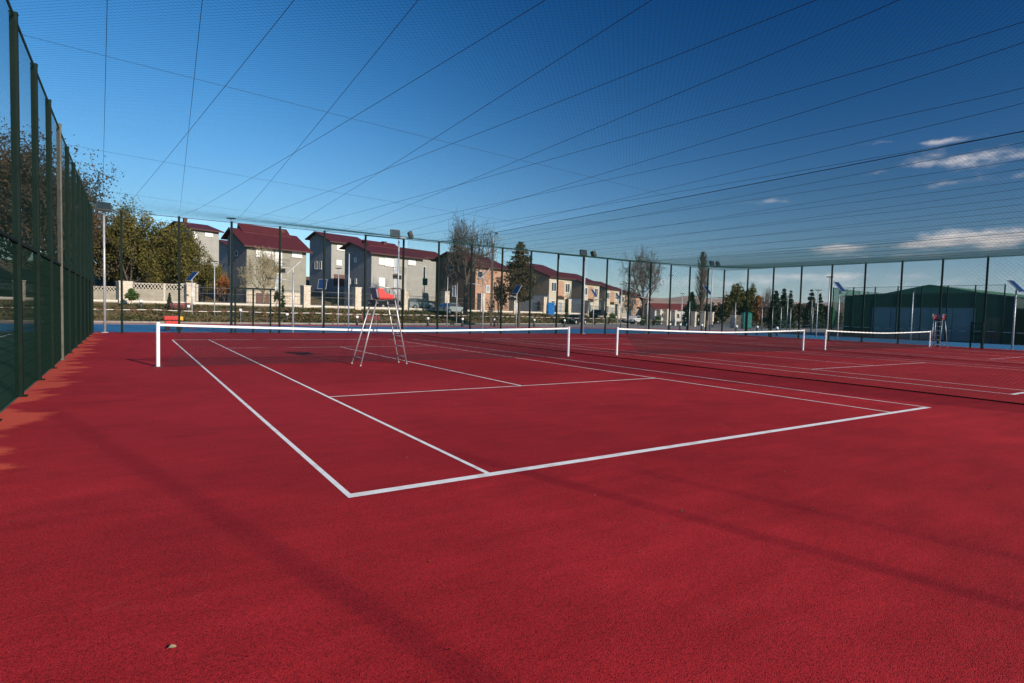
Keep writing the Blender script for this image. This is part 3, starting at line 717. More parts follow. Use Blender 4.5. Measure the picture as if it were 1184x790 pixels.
x, y, z = gz0(714, 80); solar_lamp(x, y, z, zat(714, 345, 80)-z, R(25), R(55), 'solar street lamp before the terraced houses, farther one')
solar_lamp(36.4, 31.4, 0, 3.6, R(-122), R(42), 'solar street lamp by the big bare tree at the far fence')
solar_lamp(44.6, 31.6, 0, 3.85, R(15), R(50), 'solar street lamp right of the floodlight mast by the fence corner')
solar_lamp(46.3, 20.1, 0, 4.0, R(0), R(50), 'solar street lamp left of the dark green hall')
solar_lamp(46.9, 9.1, 0, 3.85, R(-8), R(48), 'solar street lamp at the right edge beside the hall corner')

def t_lamp(x, y, z, h, label, rz=R(-33), r=.05, head=.55):
    o_ = empty('street_lamp', (x, y, z), rz, label, 'street lamp', 'plain pole lamps beyond the courts')
    b = MB(); b.tube([(0,0,0),(0,0,h)], [r, r*.7], 8); b.build('pole', M['galv'], o_, True)
    b = MB(); b.box(-head/2, head/2, -.12, .12, h, h+.07); b.build('lamp_head', M['dark_metal'], o_, bevel=.01)
    return o_
for (u, v, D, lab) in [(248,303,51,'tall thin lamp left of the gate in front of the olive tree'),
                       (267,254,38,'tall lamp pole standing close to the fence post beside the plastered house'),
                       (391,311,52,'thin lamp before the gap between two plastered houses'),
                       (403,293,47,'taller lamp before the shaded gable wall'),
                       (517,320,54,'thin lamp before the brown gable house'),
                       (528,327,60,'short thin lamp by the bare tree trunk'),
                       (718,329,62,'lamp pole at the end of the terraced houses'),
                       (774,319,62,'tall lamp with small head right of the big bare tree'),
                       (788,340,75,'thin distant lamp before the low red roofed house'),
                       (797,349,70,'short thin lamp before the dark spruce'),
                       (816,352,72,'short lamp just right of the poplar'),
                       (821,354,74,'second short lamp right of the poplar'),
                       (850,350,70,'short lamp left of the olive willow'),
                       (881,354,66,'short lamp before the bare bush and willow'),
                       (893,355,70,'short lamp left of the first dark spruce group'),
                       (903,356,70,'short lamp within the first dark spruce group'),
                       (910,343,64,'taller lamp at the right of the first spruce group'),
                       (914,357,80,'short lamp before the reddish bushes'),
                       (938,348,66,'lamp among the second dark spruce group'),
                       (939.5,356,76,'short lamp among the second dark spruce group'),
                       (944.5,336,52,'lamp with T head before the second spruce group'),
                       (957,321,47,'tallest lamp left of the dark green hall'),
                       (1054,338,50,'single pale pole in front of the blue-grey hall door')]:
    x, y, z = gz0(u, D); t_lamp(x, y, z, zat(u, v, D)-z, lab, r=.05 if D > 49 else .06, head=.5 if u != 1054 else .1)

# bollard lamps
bl = None
for (u, D) in [(163,50),(218,50),(278,51),(332,51),(413,52),(495,55),(535,57),(572,60),(618,64),(653,68),(775,60),(787,60),(795,60),(812,60),(852,57),(876,57),(899,54)]:
    x, y, z = gz0(u, D)
    if bl is None:
        bl = empty('bollard_lamp', (x, y, z), 0, 'x', 'bollard lamp', 'bollard lamps along the foot of the bank')
        b = MB(); b.tube([(0,0,0),(0,0,.62)], .10, 10); b.tube([(0,0,0),(0,0,.03)], .17, 10); b.build('post', M['dark_metal'], bl, True)
        b = MB(); b.tube([(0,0,.62),(0,0,.68),(0,0,.80),(0,0,.86)], [.08,.13,.13,.05], 12); b.build('globe', M['glare_globe_white'], bl, True); o = bl
    else: o = copy_tree(bl, (x, y, z))
    near = {163:'by the young green tree at left',218:'under the left solar lamp',278:'left of the double gate',332:'beside the edge-on solar lamp pole',413:'below the second stone pillar before the plastered houses',495:'below the grey car',535:'below the bare tree',572:'beside the utility pole',618:'near the blue cabin',653:'below the black car',775:'just right of the big bare tree',787:'second right of the big bare tree',795:'in front of the dark spruce',812:'before the poplar',852:'before the white gate posts',876:'right of the green portable toilet',899:'below the first spruce group'}[u]
    o['label'] = 'black bollard lamp with white top ' + near

# barrier tape
tp = [(-30,45.6),(-8,45.9),(5,46.2),(15,47.4),(25,50.3),(36,54.5),(44,57),(52,54),(57.5,47),(59.2,38),(59.2,26),(58.9,16),(58.7,4),(58.5,-20)]
b = MB(); pts = []; run = [0.0]
for (x0,y0),(x1,y1) in zip(tp, tp[1:]):
    n = max(2, int(math.hypot(x1-x0, y1-y0)/.5))
    for i in range(n): t = i/n; pts.append((x0+(x1-x0)*t, y0+(y1-y0)*t))
pts = np.array(pts); vs = []; att = []; s = 0
for i, p in enumerate(pts):
    if i: s += float(np.linalg.norm(pts[i]-pts[i-1]))
    z = 1.02 - .06*abs(math.sin(s*math.pi/6)); vs += [(p[0], p[1], z-.022), (p[0], p[1], z+.022)]; att += [s, s]
b.add(vs, [(2*i, 2*i+2, 2*i+3, 2*i+1) for i in range(len(pts)-1)])
tr = empty('barrier_tape', (0,0,0), 0, 'red and white barrier tape strung along the outer edge of the running track', 'barrier tape')
o = b.build('tape', M['tape'], tr); at_ = o.data.attributes.new('run', 'FLOAT', 'POINT'); at_.data.foreach_set('value', att)
s = 0; nxt = 0
for i, p in enumerate(pts):
    if i: s += float(np.linalg.norm(pts[i]-pts[i-1]))
    if s >= nxt and s < 140:
        b = MB(); b.tube([(p[0], p[1], 0), (p[0], p[1], 1.08)], .012, 6); b.build('stake', M['galv'], tr); nxt += 12

# ------------------------------------------------------------------ plinth wall with stone pillars and rail fences
def on_t(u):
    lo, hi = 20., 260.
    for _ in range(60):
        mid = (lo+hi)/2; x, y = W(u, mid)
        if y < ty(x): lo = mid
        else: hi = mid
    return (*W(u, lo), lo)
wallz = lambda x: 1.42*float(np.interp(x, [60, 110], [1, 0]))
b = MB(); cp = MB(); xw = [x for x in np.arange(-40, 84, 2.0)]
for x0, x1 in zip(xw, xw[1:]):
    z = max(wallz(x0), .3)
    b.beam((x0, float(ty(x0)), z-.36), (x1, float(ty(x1)), z-.36), .26, .9)
    cp.beam((x0, float(ty(x0)), z+.18), (x1, float(ty(x1)), z+.18), .36, .17)
wr = empty('plinth_wall', (0,0,0), 0, 'low garden wall with pale coping running along the top of the bank', 'wall')
b.build('wall', M['concrete'], wr); cp.build('coping', M['coping'], wr)
pil = [(22,'stone pillar at the far left seen through the green fence'),(143.5,'pair-width beige stone pillar behind the corner floodlight mast'),(219,'beige stone pillar beside the left solar lamp'),
       (353,'beige stone pillar at the right corner of the first plastered house'),(412,'beige stone pillar before the shaded gable wall'),(468,'beige stone pillar behind the umpire chair ladder'),
       (514.5,'beige stone pillar before the brown gable house'),(556,'beige stone pillar before the peach house, left one'),(594,'beige stone pillar behind the conical brown tree'),
       (628,'beige stone pillar just left of the blue cabin'),(656.5,'beige stone pillar just right of the blue cabin'),(679,'beige stone pillar behind the floodlight mast right of the net'),
       (698,'beige stone pillar before the fourth terraced house'),(714,'beige stone pillar by the lamp pole at the end of the terrace'),(728,'farthest thin stone pillar below the last terraced house')]
pw = None; spots = []
for u, lab in pil:
    x, y, D = on_t(u); z = wallz(x); spots.append((x, y, z))
    tvx = [22,143,219,352,412,468,515,556,594,628,655,680,700,715,728]; tvv = [325,326,328,331,333,335.5,337.5,340,342,344,346.5,348,350,352,353.5]
    ht = zat(u, float(np.interp(u, tvx, tvv)), D) - z
    r_ = empty('stone_pillar', (x, y, z), R(15), lab, 'pillar', 'stone pillars of the garden wall')
    w = .38 if u not in (143.5,) else .52
    b = MB(); nb = 9
    for k in range(nb):
        j = .008*(k % 2); z0 = -.3 + (ht-.02+.3)*k/nb; z1 = -.3 + (ht-.02+.3)*(k+1)/nb
        b.box(-w+j, w-j, -w+j, w-j, z0+.012, z1)
        b.box(-w+.03, w-.03, -w+.03, w-.03, z0, z0+.012)
    b.build('shaft', M['stone'], r_)
    b = MB(); b.box(-w-.05, w+.05, -w-.05, w+.05, ht-.02, ht+.06); b.build('cap', M['coping'], r_)
for i in range(2, len(spots)-1):
    (x0,y0,z0),(x1,y1,z1) = spots[i], spots[i+1]
    L = math.hypot(x1-x0, y1-y0); dx, dy = (x1-x0)/L, (y1-y0)/L
    r_ = empty('railing_panel', (0,0,0), 0, 'dark metal railing between the pillars, ' + {2:'left of the first plastered house',3:'between the first two plastered houses',4:'behind the umpire chair',5:'before the parked grey car',6:'behind the bare tree',7:'before the peach house',8:'behind the conical brown tree',9:'behind the blue cabin',10:'before the black car',11:'before the third terraced house',12:'before the fourth terraced house',13:'at the end of the terrace'}[i], 'railing', 'railings between the stone pillars')
    A = [(s, .22) for s in np.arange(.6, L-.5, .16)]; B = [(s, 1.75) for s in np.arange(.6, L-.5, .16)]
    V, F = cords(A, B, lambda s, t: np.stack([x0+dx*s, y0+dy*s, z0+t+(z1-z0)*s/L], axis=-1), .009, 4)
    raw_mesh('bars', V, F, M['rail_dark'], r_)
    b = MB()
    for h_ in (.35, 1.15, 1.72): b.beam((x0+dx*.4, y0+dy*.4, z0+h_), (x1-dx*.4, y1-dy*.4, z1+h_), .03, .045)
    b.build('rails', M['rail_dark'], r_)
# concrete panel fence with lattice top behind the wall at left
def panel_wall(ua, ub, D, lab, vt):
    xa, ya = W(ua, D); xb, yb = W(ub, D+1); L = math.hypot(xb-xa, yb-ya); dx, dy = (xb-xa)/L, (yb-ya)/L; z0 = 1.4
    r_ = empty('concrete_panel_fence', (xa, ya, z0), math.atan2(dy, dx), lab, 'fence'); ht = zat((ua+ub)/2, vt, D) - z0
    n = max(2, round(L/3)); 
    for i in range(n+1):
        b = MB(); s = L*i/n; b.box(s-.09, s+.09, -.09, .09, -.4, ht+.04); b.build('post', M['coping'], r_)
    for i in range(n):
        b = MB(); s0, s1 = L*i/n+.09, L*(i+1)/n-.09; b.box(s0, s1, -.03, .03, -.3, ht*.36-.01); b.box(s0, s1, -.035, .035, ht*.36, ht*.72); b.build('panel', M['concrete'], r_)
        b = MB(); b.box(s0, s1, -.03, .03, ht-.07, ht); k = 9
        for j in range(k):
            a = s0+(s1-s0)*j/k; c_ = s0+(s1-s0)*(j+1)/k
            b.beam((a, 0, ht*.72), (c_, 0, ht-.07), .045, .05); b.beam((c_, .004, ht*.72), (a, .004, ht-.07), .045, .05)
        b.build('lattice', M['coping'], r_)
panel_wall(-40, 138, 64, 'concrete panel fence with lattice top at far left under the olive trees', 329)
panel_wall(152, 228, 64, 'concrete panel fence with lattice top between the pillar and the left solar lamp', 328)

# ------------------------------------------------------------------ houses
HD = R(72); hvec = np.array([math.sin(HD), math.cos(HD)]); gvec = np.array([-math.cos(HD), math.sin(HD)])
def hit_facade(O, u, v):
    d = fw + rt*(u-592)/FPX - up*(v-395)/FPX
    # (CAM + d t - O) . gvec = 0
    t = np.dot(np.array(O)-CAM[:2], gvec)/np.dot(d[:2], gvec)
    X = CAM + d*t; return float(np.dot(X[:2]-O, hvec)), float(X[2])
def hit_gable(O, u, v):
    d = fw + rt*(u-592)/FPX - up*(v-395)/FPX
    t = np.dot(np.array(O)-CAM[:2], hvec)/np.dot(d[:2], hvec)
    X = CAM + d*t; return float(np.dot(X[:2]-O, gvec)), float(X[2])
def roof_mb(x0, x1, yf, yr, yb, ze, zr, zb=None, th=.16):
    zb = ze if zb is None else zb
    b = MB(); prof = [(yf, ze), (yr, zr), (yb, zb), (yb, zb-th), (yr, zr-th), (yf, ze-th)]
    n = 6; b.add([(x0, y, z) for y, z in prof]+[(x1, y, z) for y, z in prof],
        [(0,1,7,6),(1,2,8,7),(2,3,9,8),(3,4,10,9),(4,5,11,10),(5,0,6,11),(0,5,4,1),(1,4,3,2),(6,7,10,11),(7,8,9,10)])
    return b
def window(par, x0, x1, z0, z1, pane, door=False, side=None, mull=1):
    b = MB(); t = .07
    def bx(mb, a0, a1, c0, c1, y0, y1):
        if side is None: mb.box(a0, a1, y0, y1, c0, c1)
        else: mb.box(y0, y1, a0, a1, c0, c1)
    bx(b, x0, x1, z0, z0+t, -.05, .04); bx(b, x0, x1, z1-t, z1, -.05, .04); bx(b, x0, x0+t, z0+t, z1-t, -.05, .04); bx(b, x1-t, x1, z0+t, z1-t, -.05, .04)
    for k in range(1, mull+1):
        xm = x0+(x1-x0)*k/(mull+1); bx(b, xm-.035, xm+.035, z0+t, z1-t, -.045, .035)
    f_ = b.build('balcony_door' if door else 'window', M['window_frame'], par)
    p = MB(); bx(p, x0+t, x1-t, z0+t, z1-t, -.028, -.004); p.build('pane', pane, f_)
    if not door:
        s_ = MB(); bx(s_, x0-.08, x1+.08, z0-.07, z0-.003, -.12, .0); s_.build('sill', M['coping'], f_)
def house(lab, uc, D, uw, ug, base, vE, vR, uR, wallF, wallG, roofM, wins=(), bump=None, doors=(), balc=(), gwins=(), plinth=None, tan=None, rightgable=True, chim=None, w_=None, g_=None, garage=None, fac_mat=None, over=.55):
    O = np.array(W(uc, D))
    def solve(vec, ut):
        lo, hi = 0.5, 40.
        def uof(s):
            X = O+vec*s; d = X-CAM[:2]; z = d@fw[:2]; x = d@rt[:2]
            zz = depth(*X); # project at eye height
            return 592 + FPX*(d@rt[:2])/(d@fw[:2])
        f0 = uof(lo)-ut
        for _ in range(50):
            mid = (lo+hi)/2
            if (uof(mid)-ut)*f0 > 0: lo = mid
            else: hi = mid
        return lo
    w = w_ or solve(hvec, uw); gd = g_ or solve(gvec, ug)
    ze = zat(uc, vE, D) - base
    yr, zr = hit_gable(O, uR, vR) if uR else (gd*.5, None)
    if zr is None: zr = zat(uc, vR, D+gd*.45)
    yr = min(max(yr, gd*.35), gd*.7); zr -= base
    r_ = empty('house', (O[0], O[1], base), R(18), lab, 'house', 'houses beyond the courts')
    # walls: one shell with gable ends
    sl_ = (zr-ze-.18)/(yr+over); wt = ze+.02+sl_*over; wtb = zr-.15-sl_*(gd-yr)
    b = MB(); top = lambda y: ze+(zr-ze)*(y/yr if y <= yr else (gd-y)/(gd-yr)) - .08
    b.add([(0,0,-2.5),(w,0,-2.5),(w,0,wt),(0,0,wt)], [(0,1,2,3)])
    fo = b.build('wall', wallF, r_)
    b = MB(); b.add([(0,gd,-2.5),(w,gd,-2.5),(w,gd,wtb),(0,gd,wtb)], [(1,0,3,2)]); b.build('rear_wall', wallF, r_)
    b = MB(); b.add([(0,0,-2.5),(0,gd,-2.5),(0,gd,wtb),(0,yr,zr-.12),(0,0,wt)], [(0,4,3,2,1)]); b.build('gable_wall', wallG, r_)
    b = MB(); b.add([(w,0,-2.5),(w,gd,-2.5),(w,gd,wtb),(w,yr,zr-.12),(w,0,wt)], [(0,1,2,3,4)])
    b.build('gable_wall', wallG, r_)
    if tan:
        b = MB(); b.add([(-.03,0-.03,ze*.55),(-.03,gd,ze*.55),(-.03,gd,wtb),(-.03,yr,zr-.14),(-.03,-.03,wt)], [(0,4,3,2,1)]); b.add([(-.03,-.03,ze*.55),(-.03,gd,ze*.55),(0,gd,ze*.55),(0,0,ze*.55)], [(0,1,2,3)]); b.build('gable_cladding', tan, r_)
    if plinth: 
        b = MB(); b.box(-.04, w+.04, -.05, -.003, -1.5, plinth[0]); b.build('plinth', plinth[1], r_)
    rf = roof_mb(-over, w+over, -over, yr, gd+over, ze+.18, zr+.02, zr+.02-sl_*(gd+over-yr)).build('roof', roofM, r_)
    b = MB(); b.box(-over-.02, w+over+.02, -over-.05, -over-.004, ze-.02, ze+.15)
    for xx in (-over-.05, w+over+.004):
        b.add([(xx,-over,ze-.04),(xx+.045,-over,ze-.04),(xx+.045,-over,ze+.17),(xx,-over,ze+.17),
               (xx,yr,zr-.19),(xx+.045,yr,zr-.19),(xx+.045,yr,zr+.02),(xx,yr,zr+.02)], [(0,1,2,3),(4,7,6,5),(0,4,5,1),(1,5,6,2),(2,6,7,3),(3,7,4,0)])
    b.build('fascia', M['fascia'], rf)
    if bump:
        a0, a1, up_ = bump; roof_mb(w*a0, w*a1, yr-(gd*.16), yr+gd*.10, gd*.9, zr-sl_*gd*.16+.06, zr+up_, zr-sl_*gd*.4+.1, th=.3).build('raised_roof', roofM, rf)
    if chim:
        b = MB(); cx_ = w*chim; b.box(cx_-.25, cx_+.25, yr-.1, yr+.4, zr-.4, zr+.55); b.box(cx_-.3, cx_+.3, yr-.15, yr+.45, zr+.55, zr+.65); b.build('chimney', M['fascia'], rf)
    for (u0_, v0_, u1_, v1_, pn, mu) in wins:
        xa, za = hit_facade(O, u0_, v0_); xb, zb = hit_facade(O, u1_, v1_); _, zlow = hit_facade(O, u0_, v1_)
        window(r_, xa, xb, zlow-base, za-base, M[pn], mull=mu)
    for (u0_, v0_, u1_, v1_, pn) in doors:
        xa, za = hit_facade(O, u0_, v0_); xb, _ = hit_facade(O, u1_, v1_); _, zl = hit_facade(O, u0_, v1_); window(r_, xa, xb, zl-base, za-base, M[pn], door=True, mull=0)
    for (u0_, u1_, v_) in balc:
        xa, zf = hit_facade(O, u0_, v_); xb, _ = hit_facade(O, u1_, v_); zf -= base
        b = MB(); b.box(xa, xb, -1.1, -.003, zf-.18, zf); bo = b.build('balcony', M['plaster_pale'], r_)
        b = MB()
        for s in np.arange(xa+.05, xb, .14): b.beam((s, -1.06, zf), (s, -1.06, zf+.9), .02, .02)
        b.beam((xa, -1.06, zf+.9), (xb, -1.06, zf+.9), .04, .04); b.beam((xa+.03, -1.06, zf+.9), (xa+.03, -.01, zf+.9), .04, .04); b.build('railing', M['rail_dark'], bo)
    for (u0_, v0_, u1_, v1_, pn) in gwins:
        ya, za = hit_gable(O, u1_, v0_); yb, _ = hit_gable(O, u0_, v0_); _, zl = hit_gable(O, u1_, v1_)
        window(r_, ya, yb, zl-base, za-base, M[pn], side=1, mull=0)
    if garage:
        u0_, v0_, u1_, v1_ = garage; xa, za = hit_facade(O, u0_, v0_); xb, _ = hit_facade(O, u1_, v1_)
        b = MB(); b.box(xa, xb, -.07, -.004, -.3, za-base)
        for k in range(4): z_ = (za-base)*k/4+.05; b.box(xa+.05, xb-.05, -.09, -.07, z_, z_+(za-base)/4-.08)
        b.build('garage_door', M['brown_door'], r_)
    return r_
house('grey plastered house with maroon roof, leftmost of the large ones, behind the double gate', 285, 68, 353.5, 263, 1.45, 286, 264, 267.5,
      M['plaster_grey'], M['plaster_shaded'], M['roof'],
      wins=[(296,288,303.5,297,'glare_globe_white',0),(304,288.5,316.5,299,'glare_globe_white',1),(337.5,290.3,349,297,'glare_globe_white',1)],
      doors=[(318,289.5,326,307,'glare_globe_white'),(318,316,325,338,'glass')], balc=[(316,329.5,308.5)], bump=(.10,.93,.75),
      plinth=(1.75, M['stone']), garage=(295.5,338.5,311,353), chim=.82, gwins=[(272,290,275,296,'dark_glass')])
house('plastered house with maroon roof partly hidden behind the one with the umpire chair', 382.5, 90, 425, 357.5, 5.2, 281, 268, 367,
      M['plaster_pale'], M['plaster_shaded'], M['roof'], wins=[(389.5,283,401,289,'glare_globe_white',1),(389,300.5,395,306.5,'glare_globe_white',0)], doors=(), garage=(386,317,398,323),
      gwins=[(364,302,367,311,'dark_glass'),(369,302,372,311,'dark_glass')])
house('pale plastered house with maroon roof and shaded gable directly behind the umpire chair', 428.8, 76, 488, 398, 1.45, 294, 280, 407,
      M['plaster_pale'], M['plaster_shaded'], M['roof'],
      wins=[(438,298.5,444.5,305.5,'glare_globe_white',0),(445.3,298.5,455,307.3,'glare_globe_white',1),(472,300,480.5,306,'glare_globe_white',1),(438,321,445,331,'glare_globe_white',0)],
      doors=[(456,299,461,315,'glass'),(456,321,460.5,337,'glass')], balc=[(454,464,317)], bump=(.22,.85,.6), chim=.6,
      gwins=[(410,298,412.5,303,'dark_glass'),(403.5,322,405.5,328,'dark_glass'),(410.5,322,412.5,328,'dark_glass')])
house('pale house with maroon roof peeping out right of the one behind the umpire chair', 474, 100, 509, 455, 4.4, 297, 287.5, None,
      M['plaster_pale'], M['plaster_shaded'], M['roof'], wins=[(489,308,492,322,'dark_glass',0)])
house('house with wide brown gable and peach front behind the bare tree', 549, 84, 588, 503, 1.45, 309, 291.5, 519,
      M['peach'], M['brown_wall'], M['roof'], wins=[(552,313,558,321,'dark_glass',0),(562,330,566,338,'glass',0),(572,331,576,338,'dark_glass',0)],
      gwins=[(519,307,525,312,'dark_glass'),(523,330,527,343,'glare_globe_white')], chim=.5, bump=(.3,.9,.4))
TH = [('first terraced house with tan upper gable behind the conical brown tree', 634, 94, 590, 321, 305, 'cream', 'dark_glass'),
      ('second terraced house with tan upper gable right of the blue cabin', 672, 113, 645, 328, 316, 'cream', 'dark_glass'),
      ('third terraced house with white gable behind the floodlight mast', 699, 133, 681, 334.5, 325, 'cream', 'dark_glass'),
      ('fourth terraced house before the lamp pole', 717, 153, 703, 340, 331.5, 'cream', 'dark_glass'),
      ('fifth terraced house with an orange panel', 731.5, 173, 719, 343.5, 336, 'peach', 'dark_glass'),
      ('last and smallest terraced house beside the big bare tree', 742, 195, 732, 347, 341, 'cream', 'dark_glass')]
for k, (lab, uc, D, ug, vE, vR, fm, gm) in enumerate(TH):
    lift = .35
    o = house(lab, uc, D, 0, ug, 1.0, vE, vR, None, M[fm], M['white_wall'], M['roof2'] if k == 4 else M['roof'],
          w_=6.6, g_=[13, 11.5, 11, 10.5, 10, 9.5][k], tan=M['tan'] if k < 4 else None, over=.45)
    w, ze = 6.6, zat(uc, vE, D)-1.0
    for (a, c_, z0, z1) in ((.6,2.0,ze-2.2,ze-.7),(4.7,6.0,ze-2.2,ze-.7),(.7,1.7,1.0,2.6)): window(o, a, c_, z0, z1, M['dark_glass'], mull=1)
    window(o, 2.9, 3.9, .1, 2.5, M['glass'], door=True, mull=0)
    b = MB(); b.box(2.3, 4.4, -1.1, -.003, ze-3.0, ze-2.85); b.build('balcony', M['peach'], o)
    b = MB(); b.box(2.4, 4.3, -.05, -.003, ze-2.8, ze-.4); b.build('painted_panel', M['peach'], o)
    if k == 0:
        b = MB(); b.box(-.06,-.004, 1.2, 2.2, 1.0, 2.4); b.build('shutter', M['dark_glass'], o)
house('upper floor of a maroon roofed house showing above the olive tree', 222, 92, 253, 196, 6.5, 266, 256, 205, M['plaster_pale'], M['plaster_shaded'], M['roof'],
      wins=[(224,268,228,276,'glare_globe_white',0),(237,269,246,273,'glare_globe_white',1)], chim=.3, g_=10)
house('dim maroon roofed house far behind the first plastered house', 268, 112, 290, 250, 4.0, 288, 279, None, M['plaster_shaded'], M['plaster_shaded'], M['roof'], g_=9, wins=[(271,300,276,306,'dark_glass',0)])
# low red-roofed houses in the distance
for lab, uc, D, w, g, ve, vr, m_ in [('low distant house with orange-red roof right of the big bare tree', 757, 170, 16, 11, 357, 351, 'white_wall'),
                                     ('low distant red roofed house left of the dark spruce', 782, 185, 15, 10, 358, 352, 'cream')]:
    O = W(uc, D); z = .0; ze = zat(uc, ve, D); zr = zat(uc, vr, D+5)
    r_ = empty('house', (O[0], O[1], z), R(-25), lab, 'house', 'houses beyond the courts')
    b = MB(); b.add([(0,0,-.3),(w,0,-.3),(w,g,-.3),(0,g,-.3),(0,0,ze),(w,0,ze),(w,g,ze),(0,g,ze),(0,g/2,zr-.1),(w,g/2,zr-.1)],
                    [(0,1,5,4),(2,3,7,6),(0,4,8,7,3),(1,2,6,9,5)]); b.build('wall', M[m_], r_)
    roof_mb(-.5, w+.5, -.6, g/2, g+.6, ze-.1, zr+.1).build('roof', M['roof2'], r_)
    for a in (2, 6, 10.5): window(r_, a, a+1.6, 1.0, 2.4, M['dark_glass'], mull=1)
    window(r_, 8.6, 9.6, .05, 2.3, M['dark_glass'], door=True, mull=0)

# ------------------------------------------------------------------ hall on the right
X0 = 60.5
hl = empty('sports_hall', (X0, 12.9, 0), 0, 'dark green sheet metal hall with grey-blue sliding doors at right', 'hall')
wy = 14.0     # local y 0..14
prof = [(0,3.92),(2.5,4.28),(wy-2.8,4.26),(wy,4.15)]
b = MB(); b.add([(0,y,-.1) for y,_ in prof]+[(0,y,z) for y,z in prof], [(i,4+i,5+i,1+i) for i in range(3)])
b.add([(0,wy,-.1),(0,wy,4.15),(26,wy,4.15),(26,wy,-.1)], [(0,1,2,3)]); b.add([(0,0,-.1),(0,0,3.92),(26,0,3.92),(26,0,-.1)], [(3,2,1,0)]); b.build('wall', M['warehouse'], hl)
b = MB(); n=0
rp = [(-.2,3.95),(2.5,4.34),(6.9,5.22),(wy-2.8,4.34),(wy+.2,4.18)]
b.add([(1.2,y,z) for y,z in rp]+[(26,y,z+.0) for y,z in rp], [(i,i+1,6+i,5+i) for i in range(4)]); b.add([(1.2,y,z) for y,z in rp]+[(1.2,wy+.2,3.8),(1.2,-.2,3.8)], [(0,6,5,4,3,2,1)]); b.build('roof', M['warehouse_roof'], hl)
b = MB()
for i in range(3): (ya,za),(yb,zb) = prof[i], prof[i+1]; b.beam((-.06,ya,za),(-.06,yb,zb),.10,.12)
b.build('parapet_trim', M['dark_metal'], hl)
for i in range(5):
    b = MB(); y0, y1 = 2.75+1.7*i, 2.75+1.7*i+1.66; b.box(-.09,-.02,y0,y1,.05,3.0)
    for k in range(5): b.box(-.105,-.09,y0+.04,y1-.04,.1+.58*k,.1+.58*k+.52)
    b.build('sliding_door', M['door_blue'], hl)
b = MB(); b.box(-.14,-.01,2.65,11.35,3.003,3.12); b.build('door_track', M['dark_metal'], hl)
b = MB(); b.box(-.06,-.003,1.0,2.0,.05,2.2); b.build('side_door', M['dark_glass'], hl)
# green mesh cage before the hall
cg = empty('ball_cage', (0,0,0), 0, 'light green mesh cage with thin posts standing before the dark green hall', 'fence')
cpts = [(58.4,13.1),(58.4,27.0),(66,28.2),(84,28.2)]
protop = None
for (xa,ya),(xb,yb) in zip(cpts, cpts[1:]):
    L = math.hypot(xb-xa,yb-ya); n = max(1, round(L/2.1))
    for i in range(n+1):
        t = i/n; b = post_mb(xa+(xb-xa)*t, ya+(yb-ya)*t, 4.9, .08); b.build('post', M['green_steel'], cg)
    A, B = diamond(0, L, .05, 4.85, .14 if xa == xb else .12); dx, dy = (xb-xa)/L, (yb-ya)/L
    V, F = cords(A, B, lambda s, t: np.stack([xa+dx*s-.05, ya+dy*s-.05, t], axis=-1), .003 if xa == xb else .010, 5.); raw_mesh('netting', V, F, M['green_net2'] if 'green_net2' in M else M['cord2'], cg)
    b = MB(); b.beam((xa-.05,ya,4.87),(xb-.05,yb,4.87),.03,.03); b.build('top_rail', M['green_steel'], cg)
rb = empty('shed', (59.8, 4.6, 0), 0, 'dark red sheet shed cut by the right edge of the picture', 'shed')
b = MB(); b.box(0, 8, 0, 7.2, 0, 3.3); b.build('wall', M['red_wall'], rb); b = MB(); b.box(-.2, 8.2, -.2, 7.4, 3.303, 3.42); b.build('roof', M['warehouse'], rb)
b = MB(); b.box(-.05, -.003, 5.2, 6.3, .05, 2.3); b.build('door', M['dark_metal'], rb)

# ------------------------------------------------------------------ vehicles and cabins
def car(x, y, z, rz, paint, label, hatch=False):
    r_ = empty('parked_car', (x, y, z), rz, label, 'car', 'cars parked along the terrace')
    prof = [(-2.1,.35),(-2.12,.75),(-1.95,.92),(-1.0,1.0),(-.45,1.38),(.75,1.42),(1.55,1.02) if not hatch else (1.75,1.1),(2.05,.9),(2.1,.4)]
    def body(w, pf):
        b = MB(); n = len(pf); b.add([(px, -w, pz) for px,pz in pf]+[(px, w, pz) for px,pz in pf], [tuple(range(n)), tuple(range(2*n-1,n-1,-1))]+[(i,n+i,n+(i+1)%n,(i+1)%n) for i in range(n)]); return b
    body(.84, prof).build('body', paint, r_, bevel=.05)
    gp = [(-.93,1.0),(-.44,1.33),(.72,1.37),(1.38,1.02)]
    body(.848, gp).build('side_window', M['dark_glass'], r_)
    for px in (-1.35, 1.3):
        for s in (-1, 1):
            b = MB(); b.tube([(px, s*.72, .33), (px, s*.88, .33)], .33, 16); o = b.build('wheel', M['rubber'], r_)
            b = MB(); b.tube([(px, s*.875, .33), (px, s*.89, .33)], .20, 12); b.build('rim', M['galv'], o)
    for s in (-1, 1):
        b = MB(); b.box(-2.14, -2.10, s*.6-.16, s*.6+.16, .62, .76); b.build('headlight', M['glass'], r_)
        b = MB(); b.box(2.08, 2.12, s*.62-.14, s*.62+.14, .68, .82); b.build('tail_light', M['red_plastic'], r_)
    return r_
def place_car(u, D, rz, paint, label, dz=.0):
    x, y = W(u, D); car(x, y, float(ground_z(x, y))+dz, rz, M[paint], label)
place_car(521, 72, R(205), 'car_silver', 'silver car with sloping bonnet parked before the brown gable house')
place_car(483, 72, R(200), 'car_silver', 'grey car parked behind the railing right of the umpire chair')
place_car(446, 70, R(25), 'car_black', 'dark car parked behind the umpire chair')
place_car(666, 86, R(20), 'car_black', 'black car parked right of the blue cabin')
place_car(691, 100, R(20), 'car_black', 'second dark car parked before the third terraced house')
place_car(733, 105, R(20), 'car_white', 'small white car at the end of the terraced houses')
